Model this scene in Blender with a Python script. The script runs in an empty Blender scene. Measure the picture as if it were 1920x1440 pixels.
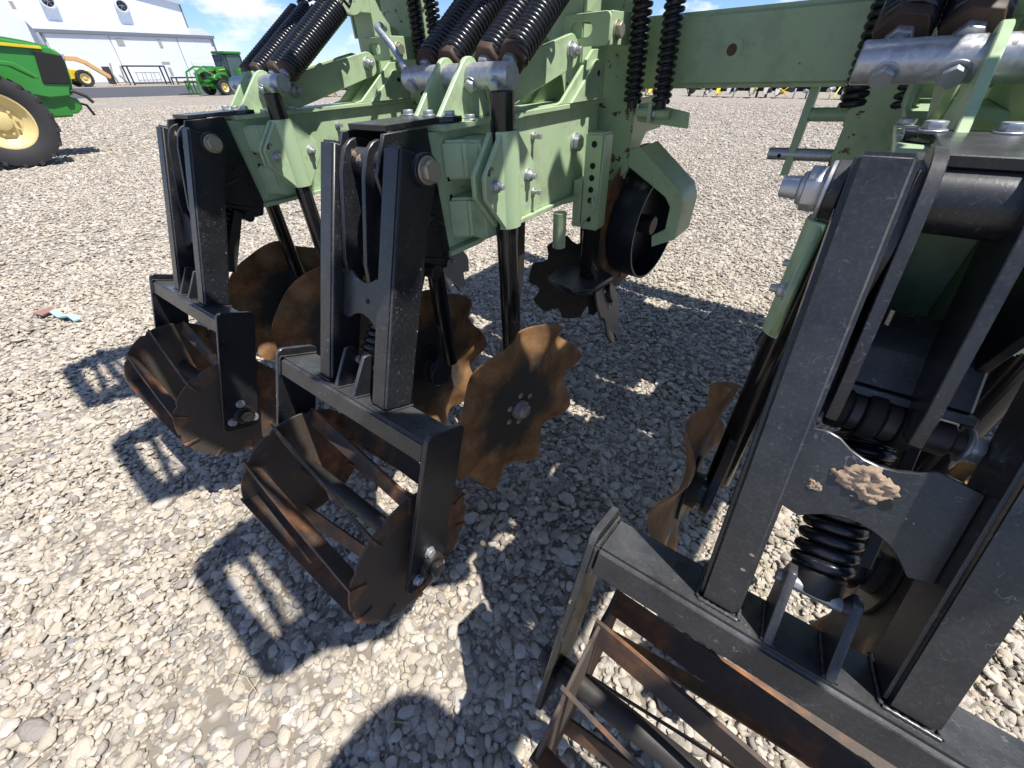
import bpy, bmesh, math, random
import numpy as np
from mathutils import Vector, Matrix
R = math.radians
random.seed(7)
rng = np.random.default_rng(7)
sc = bpy.context.scene
COL = sc.collection

# ------------------------------------------------------------------ camera
CAM_H = 1.33
cd = bpy.data.cameras.new('camera'); cam = bpy.data.objects.new('camera', cd); COL.objects.link(cam)
cam.location = (0, 0, CAM_H)
cam.rotation_euler = (R(90 - 38.3), 0, R(38.14))
cd.sensor_width = 36; cd.lens = 14.06; cd.clip_start = 0.02; cd.clip_end = 2500
sc.camera = cam
sc.render.resolution_x = 1024; sc.render.resolution_y = 768

# ------------------------------------------------------------------ sky, sun, exposure
SUN_EL, SUN_AZ = 67.0, math.atan2(0.15, 1.0)          # azimuth measured from +X towards +Y
w = bpy.data.worlds.new('World'); sc.world = w; w.use_nodes = True
nt = w.node_tree; N = nt.nodes; L = nt.links
bg = N['Background']; bg.inputs['Strength'].default_value = 0.10
sky = N.new('ShaderNodeTexSky'); sky.sky_type = 'NISHITA'; sky.sun_disc = False
sky.sun_elevation = R(SUN_EL); sky.sun_rotation = math.pi/2 - SUN_AZ
sky.altitude = 1200; sky.air_density = 1.0; sky.dust_density = 0.0; sky.ozone_density = 2.5
tc = N.new('ShaderNodeTexCoord'); sep = N.new('ShaderNodeSeparateXYZ'); L.new(tc.outputs['Generated'], sep.inputs[0])
mp = N.new('ShaderNodeMapping'); mp.inputs['Scale'].default_value = (1, 1, 2.2); L.new(tc.outputs['Generated'], mp.inputs[0])
nz = N.new('ShaderNodeTexNoise'); nz.inputs['Scale'].default_value = 8.5; nz.inputs['Detail'].default_value = 9; nz.inputs['Roughness'].default_value = 0.58
L.new(mp.outputs[0], nz.inputs['Vector'])
rp = N.new('ShaderNodeValToRGB'); rp.color_ramp.elements[0].position = 0.53; rp.color_ramp.elements[1].position = 0.67
L.new(nz.outputs['Fac'], rp.inputs[0])
cm = N.new('ShaderNodeMix'); cm.data_type = 'RGBA'; L.new(rp.outputs['Color'], cm.inputs['Factor'])
tint = N.new('ShaderNodeMix'); tint.data_type = 'RGBA'; tint.blend_type = 'MULTIPLY'; tint.inputs['Factor'].default_value = 1; tint.inputs['B'].default_value = (.66, .80, 1.06, 1)
L.new(sky.outputs['Color'], tint.inputs['A']); L.new(tint.outputs['Result'], cm.inputs['A']); cm.inputs['B'].default_value = (7.6, 7.8, 8.2, 1)
L.new(cm.outputs['Result'], bg.inputs['Color'])

sd = bpy.data.lights.new('sun', 'SUN'); sun = bpy.data.objects.new('sun', sd); COL.objects.link(sun)
sd.energy = 4.9; sd.angle = R(0.53); sd.color = (1.0, 0.968, 0.925)
sdir = Vector((math.cos(SUN_AZ)*math.cos(R(SUN_EL)), math.sin(SUN_AZ)*math.cos(R(SUN_EL)), math.sin(R(SUN_EL))))
sun.rotation_euler = (-sdir).to_track_quat('-Z', 'Y').to_euler(); sun.location = sdir*30
vs = sc.view_settings; vs.view_transform = 'Standard'; vs.look = 'None'; vs.exposure = 0.58; vs.gamma = 1.0
vs.use_curve_mapping = False
sc.render.engine = 'CYCLES'
sc.cycles.use_adaptive_sampling = True; sc.cycles.adaptive_threshold = .02; sc.cycles.use_denoising = True
sc.cycles.max_bounces = 5; sc.cycles.diffuse_bounces = 3; sc.cycles.glossy_bounces = 2

# ------------------------------------------------------------------ materials
class MG:
    def __init__(s, name):
        s.m = bpy.data.materials.new(name); s.m.use_nodes = True
        s.t = s.m.node_tree; s.N = s.t.nodes; s.L = s.t.links
        s.b = s.N['Principled BSDF']; s.tc = s.N.new('ShaderNodeTexCoord')
    def noise(s, scale, detail=4, rough=.55, vec=None, stretch=None):
        n = s.N.new('ShaderNodeTexNoise'); n.inputs['Scale'].default_value = scale
        n.inputs['Detail'].default_value = detail; n.inputs['Roughness'].default_value = rough
        v = vec or s.tc.outputs['Object']
        if stretch:
            m = s.N.new('ShaderNodeMapping'); m.inputs['Scale'].default_value = stretch; s.L.new(v, m.inputs[0]); v = m.outputs[0]
        s.L.new(v, n.inputs['Vector']); return n.outputs['Fac']
    def vor(s, scale, feature='F1', vec=None, out='Distance'):
        n = s.N.new('ShaderNodeTexVoronoi'); n.feature = feature; n.inputs['Scale'].default_value = scale
        s.L.new(vec or s.tc.outputs['Object'], n.inputs['Vector']); return n.outputs[out]
    def ramp(s, fac, stops, interp='LINEAR'):
        r = s.N.new('ShaderNodeValToRGB'); r.color_ramp.interpolation = interp
        e = r.color_ramp.elements
        while len(e) < len(stops): e.new(.5)
        for el, (p, c) in zip(e, stops):
            el.position = p; el.color = (*c, 1) if len(c) == 3 else c
        s.L.new(fac, r.inputs[0]); return r.outputs['Color']
    def step(s, fac, a, b):
        return s.ramp(fac, [(a, (0, 0, 0)), (b, (1, 1, 1))] if a < b else [(b, (1, 1, 1)), (a, (0, 0, 0))])
    def mix(s, fac, A, B, mode='MIX'):
        m = s.N.new('ShaderNodeMix'); m.data_type = 'RGBA'; m.blend_type = mode
        for k, v in (('Factor', fac), ('A', A), ('B', B)):
            if isinstance(v, (int, float)): m.inputs[k].default_value = v
            elif isinstance(v, tuple): m.inputs[k].default_value = (*v, 1)
            else: s.L.new(v, m.inputs[k])
        return m.outputs['Result']
    def math(s, op, a, b=None, clamp=False):
        m = s.N.new('ShaderNodeMath'); m.operation = op; m.use_clamp = clamp
        for i, v in enumerate((a, b)):
            if v is None: continue
            if isinstance(v, (int, float)): m.inputs[i].default_value = v
            else: s.L.new(v, m.inputs[i])
        return m.outputs[0]
    def set(s, base=None, rough=None, metal=None, bump=None, bstr=.2, bdist=.002, spec=None, coat=None):
        for k, v in (('Base Color', base), ('Roughness', rough), ('Metallic', metal), ('Specular IOR Level', spec), ('Coat Weight', coat)):
            if v is None: continue
            if isinstance(v, tuple): s.b.inputs[k].default_value = (*v, 1)
            elif isinstance(v, (int, float)): s.b.inputs[k].default_value = v
            else: s.L.new(v, s.b.inputs[k])
        if bump is not None:
            b = s.N.new('ShaderNodeBump'); b.inputs['Strength'].default_value = bstr; b.inputs['Distance'].default_value = bdist
            s.L.new(bump, b.inputs['Height']); s.L.new(b.outputs[0], s.b.inputs['Normal'])
        return s.m

def m_black():
    g = MG('black_paint')
    # thin dust film, curled scratches, chips down to primer
    film = g.noise(6, 4, .6)
    scr = g.step(g.math('ABSOLUTE', g.math('SUBTRACT', g.noise(52, 2, .5), .5)), .010, .002)
    scm = g.math('MULTIPLY', g.math('MULTIPLY', scr, g.step(g.noise(75, 1), .53, .62)), g.step(g.noise(4.5, 2), .42, .60))
    fine = g.step(g.noise(260, 2, .6), .50, .78)
    c = g.ramp(film, [(.32, (.007, .008, .010)), (.70, (.017, .018, .021))])
    # dust on upturned faces, with lighter fronts and darker sides painted into it
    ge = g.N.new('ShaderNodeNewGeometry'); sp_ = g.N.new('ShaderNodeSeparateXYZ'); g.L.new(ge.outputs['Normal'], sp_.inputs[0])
    dust_light = g.math('MULTIPLY', g.step(sp_.outputs['Z'], .10, .75), g.ramp(g.noise(18, 5, .65), [(.3, (.06,)*3), (.75, (.30,)*3)]))
    c = g.mix(g.math('ADD', dust_light, g.math('MULTIPLY', fine, .10)), c, (.24, .235, .23))
    c = g.mix(g.math('MULTIPLY', scm, .42), c, (.34, .34, .34))
    chip = g.step(g.noise(48, 2, .5), .765, .775)
    c = g.mix(chip, c, (.34, .23, .16))
    ro = g.ramp(film, [(.3, (.22,)*3), (.8, (.42,)*3)])
    return g.set(c, ro, 0, fine, .10, .0005)
def m_green(name='green_paint', base=(.405, .53, .315), chips=.685):
    g = MG(name)
    v = g.noise(5, 4); c = g.mix(v, tuple(x*.9 for x in base), tuple(min(1, x*1.08) for x in base))
    dirt = g.math('MULTIPLY', g.step(g.noise(14, 6, .65), .50, .78), .60)
    c = g.mix(dirt, c, (.20, .19, .12))
    chip = g.step(g.noise(22, 6, .62), chips, chips+.02)
    c = g.mix(chip, c, (.10, .045, .022))
    return g.set(c, g.mix(chip, .38, .8) if False else .38, 0, g.noise(160, 2), .06, .0008)
def m_rust(name='rusty_steel', paint=.5, lo=.52):
    g = MG(name)
    a = g.noise(7, 5, .6); b = g.noise(140, 3, .7)
    rust = g.ramp(g.noise(24, 4, .6), [(.30, (.11, .050, .026)), (.5, (.27, .115, .048)), (.72, (.44, .21, .090))])
    old = g.mix(b, (.045, .037, .031), (.11, .082, .062))
    c = g.mix(g.math('MULTIPLY', g.step(a, lo-.10, lo+.06), .95), old, rust)
    c = g.mix(g.math('MULTIPLY', b, .30), c, (.06, .035, .022))
    return g.set(c, .66, .15, b, .25, .0012)
def m_disc():
    g = MG('coulter_steel')
    sep = g.N.new('ShaderNodeSeparateXYZ'); g.L.new(g.tc.outputs['Object'], sep.inputs[0])
    r = g.math('SQRT', g.math('ADD', g.math('POWER', sep.outputs['Y'], 2), g.math('POWER', sep.outputs['Z'], 2)))
    n = g.noise(11, 6, .65)
    k = g.step(g.math('ADD', r, g.math('MULTIPLY', g.math('SUBTRACT', n, .5), .22)), .135, .195)
    f = g.noise(95, 4, .7)
    rust = g.ramp(g.noise(16, 5, .6), [(.3, (.14, .068, .028)), (.5, (.30, .145, .055)), (.7, (.44, .255, .115))])
    rust = g.mix(g.math('MULTIPLY', f, .55), rust, (.085, .058, .036))
    dark = g.mix(f, (.030, .029, .028), (.070, .060, .050))
    c = g.mix(k, dark, rust)
    return g.set(c, .62, .2, f, .3, .0012)
def m_zinc(name='zinc_plate', base=(.56, .57, .58), rough=.34):
    g = MG(name); n = g.mix(.5, g.noise(55, 4), g.vor(160, out='Color'))
    return g.set(g.mix(n, tuple(x*.55 for x in base), tuple(min(1, x*1.12) for x in base)), g.ramp(n, [(.3, (rough-.04,)*3), (.7, (rough+.16,)*3)]), .62, n, .08, .001)
def m_plain(name, base, rough=.5, metal=0, var=.15, scale=12, bump=0):
    g = MG(name); n = g.noise(scale, 5)
    c = g.mix(n, tuple(x*(1-var) for x in base), tuple(min(1, x*(1+var)) for x in base))
    return g.set(c, rough, metal, n if bump else None, bump, .003)
def m_clad():
    g = MG('ribbed_white_cladding')
    wv = g.N.new('ShaderNodeTexWave'); wv.wave_type = 'BANDS'; wv.bands_direction = 'Y'; wv.inputs['Scale'].default_value = 1.05; g.L.new(g.tc.outputs['Object'], wv.inputs['Vector'])
    n = g.noise(.5, 4); c = g.mix(g.noise(.35, 5), (.66, .69, .74), (.76, .785, .82))
    return g.set(c, .5, 0, wv.outputs['Fac'], .5, .03)
def m_spring():
    g = MG('spring_steel'); a = g.step(g.noise(11, 4), .62, .74)
    c = g.mix(a, (.016, .017, .021), (.075, .048, .034))
    return g.set(c, g.ramp(a, [(0, (.27,)*3), (1, (.62,)*3)]), .15, g.noise(200, 2), .1, .0006)
def m_stone():
    g = MG('river_stone')
    at = g.N.new('ShaderNodeAttribute'); at.attribute_type = 'INSTANCER'; at.attribute_name = 'tone'
    c = g.ramp(at.outputs['Fac'], [(0, (.095, .10, .115)), (.08, (.18, .18, .19)), (.19, (.30, .29, .265)), (.38, (.43, .385, .31)),
                                   (.60, (.52, .47, .385)), (.78, (.46, .44, .41)), (.93, (.60, .565, .50)), (1, (.38, .28, .21))])
    n = g.noise(9, 4, .6); v = g.mix(n, (.70, .70, .70), (1.14, 1.14, 1.14))
    c = g.mix(1.0, c, v, 'MULTIPLY')
    c = g.mix(.34, c, (.58, .475, .345))
    return g.set(c, .82, 0, n, .35, .05, spec=.3)
def m_ground():
    g = MG('gravel_bed')
    ob = g.tc.outputs['Object']
    def layer(scale):
        d = g.vor(scale, vec=ob); col = g.vor(scale, vec=ob, out='Color')
        s_ = g.N.new('ShaderNodeSeparateColor'); g.L.new(col, s_.inputs[0])
        c = g.ramp(s_.outputs[0], [(0, (.20, .205, .215)), (.2, (.30, .29, .265)), (.45, (.45, .405, .325)), (.7, (.53, .47, .375)), (1, (.58, .54, .46))])
        e = g.step(d, .62, .28)
        return g.mix(e, (.21, .18, .14), c), e
    c1, e1 = layer(26); c2, e2 = layer(11)
    big = g.step(g.noise(9, 3), .48, .60)
    c = g.mix(big, c1, c2); e = g.mix(big, e1, e2)
    patch = g.noise(.55, 5, .6)
    c = g.mix(g.math('MULTIPLY', g.step(patch, .52, .72), .35), c, (.43, .375, .29))
    c = g.mix(g.math('MULTIPLY', g.step(g.noise(.12, 4), .45, .7), .22), c, (.36, .34, .31))
    return g.set(c, .9, 0, e, .8, .012, spec=.2)
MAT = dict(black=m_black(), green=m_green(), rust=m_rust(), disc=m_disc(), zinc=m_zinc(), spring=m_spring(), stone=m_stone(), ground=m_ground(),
    gold=m_zinc('yellow_zinc', (.46, .42, .31), .40), mud=m_plain('dried_mud', (.34, .245, .165), .95, 0, .35, 90, .6),
    gloss=m_plain('gloss_black_tube', (.010, .010, .011), .16, 0, .3, 20), hole=m_plain('dark_bore', (.01, .009, .008), .8),
    dark=m_plain('dark_steel', (.045, .040, .036), .5, .3, .4, 30, .1), hose=m_zinc('braided_hose', (.42, .46, .52), .42),
    rim=m_plain('wheel_yellow', (.66, .52, .22), .5, 0, .18, 4), rubber=m_plain('tyre_rubber', (.028, .027, .027), .75, 0, .4, 6),
    jgreen=m_plain('tractor_green', (.035, .21, .030), .32, 0, .15, 3), jyellow=m_plain('implement_yellow', (.70, .50, .03), .45, 0, .2, 4),
    orange=m_plain('machine_orange', (.66, .40, .17), .5, 0, .15, 2), glassd=m_plain('cab_glass', (.06, .09, .09), .08, 0, .2, 2),
    clad=m_clad(), white=m_plain('white_cladding', (.66, .68, .71), .5, 0, .03, 1.5), trim=m_plain('grey_trim', (.16, .18, .21), .55), roofm=m_plain('roof_sheet', (.50, .53, .57), .4, .3, .05, 1),
    asphalt=m_plain('asphalt', (.062, .064, .072), .85, 0, .25, 1.2, .2), redp=m_plain('reflective_red', (.75, .05, .025), .4), cream=m_plain('wall_block', (.45, .44, .42), .8),
    brown=m_plain('weathered_panel', (.36, .33, .31), .7), blue=m_plain('blue_sign', (.12, .25, .45), .5), darkred=m_plain('dull_red', (.28, .02, .02), .5), brownred=m_plain('torn_print', (.30, .16, .12), .6), straw=m_plain('dry_straw', (.46, .37, .21), .8), teal=m_plain('teal_wrapper', (.38, .55, .56), .45, 0, .35, 60))

# ------------------------------------------------------------------ mesh helpers
class MB:
    def __init__(s): s.bm = bmesh.new()
    def box(s, x0, x1, y0, y1, z0, z1, fn=None):
        P = [(x, y, z) for x in (x0, x1) for y in (y0, y1) for z in (z0, z1)]
        if fn: P = [fn(*p) for p in P]
        v = [s.bm.verts.new(p) for p in P]
        for f in ((0, 1, 3, 2), (4, 6, 7, 5), (0, 4, 5, 1), (2, 3, 7, 6), (0, 2, 6, 4), (1, 5, 7, 3)): s.bm.faces.new([v[i] for i in f])
        return s
    def prism(s, poly, axis, a0, a1, fn=None):
        def pt(p, a):
            q = {'x': (a, p[0], p[1]), 'y': (p[0], a, p[1]), 'z': (p[0], p[1], a)}[axis]
            return fn(*q) if fn else q
        A = [s.bm.verts.new(pt(p, a0)) for p in poly]; B = [s.bm.verts.new(pt(p, a1)) for p in poly]
        n = len(poly); s.bm.faces.new(A[::-1]); s.bm.faces.new(B)
        for i in range(n): s.bm.faces.new((A[i], A[(i+1) % n], B[(i+1) % n], B[i]))
        return s
    def ring(s, outer, inner, axis, a0, a1, fn=None):
        """plate with a hole: outer and inner loops with the same number of points"""
        def pt(p, a):
            q = {'x': (a, p[0], p[1]), 'y': (p[0], a, p[1]), 'z': (p[0], p[1], a)}[axis]
            return fn(*q) if fn else q
        n = len(outer); V = [[s.bm.verts.new(pt(p, a)) for p in lp] for lp, a in ((outer, a0), (inner, a0), (outer, a1), (inner, a1))]
        for i in range(n):
            j = (i+1) % n
            for a, b in ((0, 1), (2, 3), (0, 2), (1, 3)): s.bm.faces.new((V[a][i], V[a][j], V[b][j], V[b][i]))
        return s
    def cyl(s, p0, p1, r0, r1=None, n=16, rot=0.0, caps=True):
        p0, p1 = Vector(p0), Vector(p1); r1 = r0 if r1 is None else r1
        d = (p1-p0).normalized(); a = d.orthogonal().normalized()
        if abs(d.x) > .9: a = Vector((0, 0, 1)) - d*d.z; a.normalize()
        b = d.cross(a)
        A, B = [], []
        for i in range(n):
            t = 2*math.pi*i/n+rot; o = a*math.cos(t)+b*math.sin(t)
            A.append(s.bm.verts.new(p0+o*r0)); B.append(s.bm.verts.new(p1+o*r1))
        for i in range(n): s.bm.faces.new((A[i], A[(i+1) % n], B[(i+1) % n], B[i]))
        if caps: s.bm.faces.new(A[::-1]); s.bm.faces.new(B)
        return s
    def tube(s, pts, r, n=8, caps=True):
        pts = [Vector(p) for p in pts]; rings = []; prev = None
        for i, p in enumerate(pts):
            d = (pts[min(i+1, len(pts)-1)]-pts[max(i-1, 0)]).normalized()
            if prev is None: a = d.orthogonal().normalized()
            else:
                a = prev-d*prev.dot(d); a.normalize()
            prev = a; b = d.cross(a)
            rr = r[i] if isinstance(r, (list, tuple)) else r
            rings.append([s.bm.verts.new(p+(a*math.cos(2*math.pi*k/n)+b*math.sin(2*math.pi*k/n))*rr) for k in range(n)])
        for A, B in zip(rings, rings[1:]):
            for k in range(n): s.bm.faces.new((A[k], A[(k+1) % n], B[(k+1) % n], B[k]))
        if caps: s.bm.faces.new(rings[0][::-1]); s.bm.faces.new(rings[-1])
        return s
    def lathe(s, prof, origin, axis, n=32):
        o = Vector(origin); d = Vector(axis).normalized(); a = d.orthogonal().normalized(); b = d.cross(a); rings = []
        for r, h in prof:
            if r < 1e-6: rings.append([s.bm.verts.new(o+d*h)])
            else: rings.append([s.bm.verts.new(o+d*h+(a*math.cos(2*math.pi*k/n)+b*math.sin(2*math.pi*k/n))*r) for k in range(n)])
        for A, B in zip(rings, rings[1:]):
            for k in range(n):
                j = (k+1) % n
                if len(A) == 1 and len(B) == 1: continue
                if len(A) == 1: s.bm.faces.new((A[0], B[j], B[k]))
                elif len(B) == 1: s.bm.faces.new((A[k], A[j], B[0]))
                else: s.bm.faces.new((A[k], A[j], B[j], B[k]))
        return s
    def helix(s, p0, p1, rad, wire, turns, n=7, seg=16):
        p0, p1 = Vector(p0), Vector(p1); d = (p1-p0).normalized(); a = d.orthogonal().normalized(); b = d.cross(a); ln = (p1-p0).length
        pts = []
        for i in range(int(turns*seg)+1):
            t = 2*math.pi*i/seg; pts.append(p0+d*(ln*i/(turns*seg))+(a*math.cos(t)+b*math.sin(t))*rad)
        return s.tube(pts, wire, n)
    def mesh(s, name, mat, bevel=0, ang=35, off=None, seg=1):
        bm = s.bm
        bmesh.ops.recalc_face_normals(bm, faces=bm.faces)
        if bevel:
            E = [e for e in bm.edges if len(e.link_faces) == 2 and e.calc_face_angle(0) > R(35)]
            bmesh.ops.bevel(bm, geom=E, offset=bevel, segments=seg, affect='EDGES', clamp_overlap=True)
        if off is not None: bmesh.ops.translate(bm, verts=bm.verts, vec=off)
        me = bpy.data.meshes.new(name); bm.to_mesh(me); bm.free(); me.materials.append(mat)
        me.shade_smooth(); me.set_sharp_from_angle(angle=R(ang))
        return me

def link(name, me, parent=None, loc=None, rot=None, scale=None):
    o = bpy.data.objects.new(name, me); COL.objects.link(o)
    if parent: o.parent = parent
    if loc is not None: o.location = loc
    if rot is not None: o.rotation_euler = rot
    if scale is not None: o.scale = scale
    return o
def empty(name, loc=(0, 0, 0), rz=0):
    o = bpy.data.objects.new(name, None); COL.objects.link(o); o.location = loc; o.rotation_euler = (0, 0, rz); o.empty_display_size = .1
    return o
def tag(o, label=None, cat=None, group=None, kind=None):
    if label: o['label'] = label
    if cat: o['category'] = cat
    if group: o['group'] = group
    if kind: o['kind'] = kind
    return o
def copy_tree(o, parent=None):
    c = o.copy(); COL.objects.link(c)
    if parent: c.parent = parent
    for ch in list(o.children): copy_tree(ch, c)
    return c
def arc(cx, cy, r, a0, a1, n):
    return [(cx+r*math.cos(R(a0+(a1-a0)*i/n)), cy+r*math.sin(R(a0+(a1-a0)*i/n))) for i in range(n+1)]
def rrect(x0, x1, y0, y1, r, n=4):
    return arc(x1-r, y0+r, r, -90, 0, n)+arc(x1-r, y1-r, r, 0, 90, n)+arc(x0+r, y1-r, r, 90, 180, n)+arc(x0+r, y0+r, r, 180, 270, n)

# shared bolts: axis +X, head at x>0, unit size = across-flats radius 1
def bolt_mesh(name, mat, stud=False):
    b = MB(); b.cyl((0, 0, 0), (.22, 0, 0), 1.35, n=24)                        # washer
    b.cyl((.22, 0, 0), (1.0, 0, 0), 1.1, n=6)
    if stud: b.cyl((1.0, 0, 0), (1.25, 0, 0), .85, .75, 20); b.cyl((1.25, 0, 0), (2.1, 0, 0), .58, .52, 16)
    return b.mesh(name, mat, .05)
BOLT = bolt_mesh('bolt', MAT['zinc']); NUT = bolt_mesh('nut', MAT['zinc'], True); GOLDB = bolt_mesh('plated_bolt', MAT['gold']); DKB = bolt_mesh('rusty_bolt', MAT['rust'], True)
def setscrew():
    b = MB(); b.cyl((0, 0, 0), (.5, 0, 0), 1.15, n=6); b.cyl((.5, 0, 0), (1.9, 0, 0), .6, n=14); b.box(1.9, 2.9, -.62, .62, -.62, .62)
    return b.mesh('set_screw', MAT['zinc'], .06)
SCREW = setscrew()
def bolt(parent, p, axis, size, me=None, name='bolt'):
    me = me or BOLT; d = Vector(axis).normalized()
    o = link(name, me, parent, Vector(p)-OFF, d.to_track_quat('X', 'Z').to_euler(), (size, size, size)); return o

# ------------------------------------------------------------------ implement frame (slightly out of level on the yard)
IMP = Matrix(((0.9992, -0.0284, -0.0277, 0), (0.0278, 0.9994, -0.0224, 0), (0.0283, 0.0216, 0.9994, CAM_H), (0, 0, 0, 1)))
SP, X0 = 0.914, -0.748
OFF = Vector((0, .6, -1.1))                      # a unit's base point in its own coordinates
XF = -.04                                        # frame centre line

# ================================================================== ground
g = MB(); S_ = 900
g.bm.faces.new([g.bm.verts.new(p) for p in ((-S_, -S_, 0), (S_, -S_, 0), (S_, S_, 0), (-S_, S_, 0))])
ground = tag(link('ground', g.mesh('ground', MAT['ground'])), kind='structure', label='pale gravel yard of rounded stones')
a = MB(); a.prism([(-34.5, -40), (-36, 6), (-35.0, 12.4), (-37, 30), (-44, 60), (-80, 60), (-56, 22), (-55, 12), (-58, -40)], 'z', -.05, .004)
tag(link('asphalt_road', a.mesh('asphalt_road', MAT['asphalt'])), kind='structure', label='dark asphalt lane in front of the white building')

def stone_mesh(i):
    r_ = random.Random(100+i); bm = bmesh.new(); bmesh.ops.create_icosphere(bm, subdivisions=2 if i < 5 else 2, radius=1)
    planes = []
    for k in range(r_.randint(9, 14)):
        v = Vector((r_.gauss(0, 1), r_.gauss(0, 1), r_.gauss(0, 1))).normalized(); planes.append((v, r_.uniform(.55, 1.0)))
    p_ = (12, 20, 34)[i % 3]
    for v in bm.verts:
        d = v.co.normalized(); acc = 1.0
        for n_, h in planes:
            q = n_.dot(d)/h
            if q > 0: acc += q**p_
        v.co = d*(1/acc**(1/p_))
    sx, sy, sz = 1, r_.uniform(.50, .85), r_.uniform(.28, .50)
    for v in bm.verts: v.co = Vector((v.co.x*sx, v.co.y*sy, v.co.z*sz))*.5
    me = bpy.data.meshes.new('stone'); bm.to_mesh(me); bm.free(); me.materials.append(MAT['stone']); me.shade_smooth()
    if i % 3 == 2: me.set_sharp_from_angle(angle=R(32))
    return me
STONES = [stone_mesh(i) for i in range(12)]
HEAD = math.atan2(.787, -.617)
def scatter(n, r0, r1, half, med, sig, smin, smax):
    u = rng.random(n); r = np.sqrt(r0*r0+(r1*r1-r0*r0)*u); t = HEAD+(rng.random(n)*2-1)*half
    s = np.clip(np.exp(rng.normal(math.log(med), sig, n)), smin, smax)
    return np.stack([r*np.cos(t), r*np.sin(t), s], 1)
sets = [scatter(120000, .10, 2.4, R(105), .0175, .50, .006, .055), scatter(135000, 2.4, 5.0, R(63), .021, .45, .009, .065), scatter(150000, 5.0, 11, R(59), .031, .38, .016, .085),
        scatter(80000, 11, 26, R(56), .058, .3, .035, .12), scatter(500, .5, 3.6, R(80), .062, .22, .04, .105)]
P = np.concatenate(sets)
# dusty patches where fewer stones show
pn = np.sin(P[:, 0]*2.1+1.3*np.sin(P[:, 1]*1.7))*np.sin(P[:, 1]*2.6+1.1*np.sin(P[:, 0]*1.9+.6))+.35*np.sin(P[:, 0]*7.7+P[:, 1]*5.3)
P = P[~((pn > .45) & (rng.random(len(P)) < .55) & (P[:, 2] < .045) & (np.hypot(P[:, 0], P[:, 1]) < 9))]
# individually placed cobbles: the largest of the near stones
near = np.where(np.hypot(P[:, 0], P[:, 1]) < 3.6)[0]
vis = near[np.argsort(-(P[near, 2]/np.hypot(np.hypot(P[near, 0], P[near, 1]), CAM_H)))][:300]
mask = np.ones(len(P), bool); mask[vis] = False
tone = rng.random(len(P)); tone[vis] = rng.random(300)*.95
for k in vis:
    x, y, s = P[k]; s *= 1.05
    o = link('stone', STONES[int(rng.integers(12))], ground, (x, y, s*.10), (rng.normal(0, .16), rng.normal(0, .16), rng.random()*6.283), (s, s, s)); o['tone'] = float(tone[k])
Q = P[mask]; n = len(Q); me = bpy.data.meshes.new('gravel_points')
z = rng.random(n)*.5*np.minimum(Q[:, 2], .03)-.003+.006*np.sin(Q[:, 0]*7.3+1)*np.sin(Q[:, 1]*6.1)*(np.hypot(Q[:, 0], Q[:, 1]) < 6)
me.from_pydata(np.stack([Q[:, 0], Q[:, 1], z], 1).tolist(), [], [])
def attr(nm, ty, data, field):
    at = me.attributes.new(nm, ty, 'POINT'); at.data.foreach_set(field, np.ascontiguousarray(data).ravel())
attr('rot', 'FLOAT_VECTOR', np.stack([rng.normal(0, .30, n), rng.normal(0, .30, n), rng.random(n)*6.283], 1).astype(np.float32), 'vector')
attr('scl', 'FLOAT', Q[:, 2].astype(np.float32), 'value')
attr('idx', 'INT', rng.integers(0, 12, n).astype(np.int32), 'value')
attr('tone', 'FLOAT', tone[mask].astype(np.float32), 'value')
scol = bpy.data.collections.new('stone_shapes')
for i, m_ in enumerate(STONES):
    o = bpy.data.objects.new('stone_shape_%02d' % i, m_); scol.objects.link(o)
gob = link('gravel', me); gob.data.materials.append(MAT['stone']); tag(gob, 'loose rounded river gravel covering the yard', 'gravel', kind='stuff')
ng = bpy.data.node_groups.new('gravel', 'GeometryNodeTree')
ng.interface.new_socket('Geometry', in_out='INPUT', socket_type='NodeSocketGeometry'); ng.interface.new_socket('Geometry', in_out='OUTPUT', socket_type='NodeSocketGeometry')
gi = ng.nodes.new('NodeGroupInput'); go = ng.nodes.new('NodeGroupOutput'); ip = ng.nodes.new('GeometryNodeInstanceOnPoints'); ci = ng.nodes.new('GeometryNodeCollectionInfo')
ci.inputs['Collection'].default_value = scol; ci.inputs['Separate Children'].default_value = True; ci.inputs['Reset Children'].default_value = True
ip.inputs['Pick Instance'].default_value = True
def na(nm, ty):
    q = ng.nodes.new('GeometryNodeInputNamedAttribute'); q.data_type = ty; q.inputs['Name'].default_value = nm; return q.outputs['Attribute']
ng.links.new(gi.outputs[0], ip.inputs['Points']); ng.links.new(ci.outputs[0], ip.inputs['Instance']); ng.links.new(na('idx', 'INT'), ip.inputs['Instance Index'])
ng.links.new(na('rot', 'FLOAT_VECTOR'), ip.inputs['Rotation']); ng.links.new(na('scl', 'FLOAT'), ip.inputs['Scale']); ng.links.new(ip.outputs[0], go.inputs[0])
md = gob.modifiers.new('gravel', 'NODES'); md.node_group = ng

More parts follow.
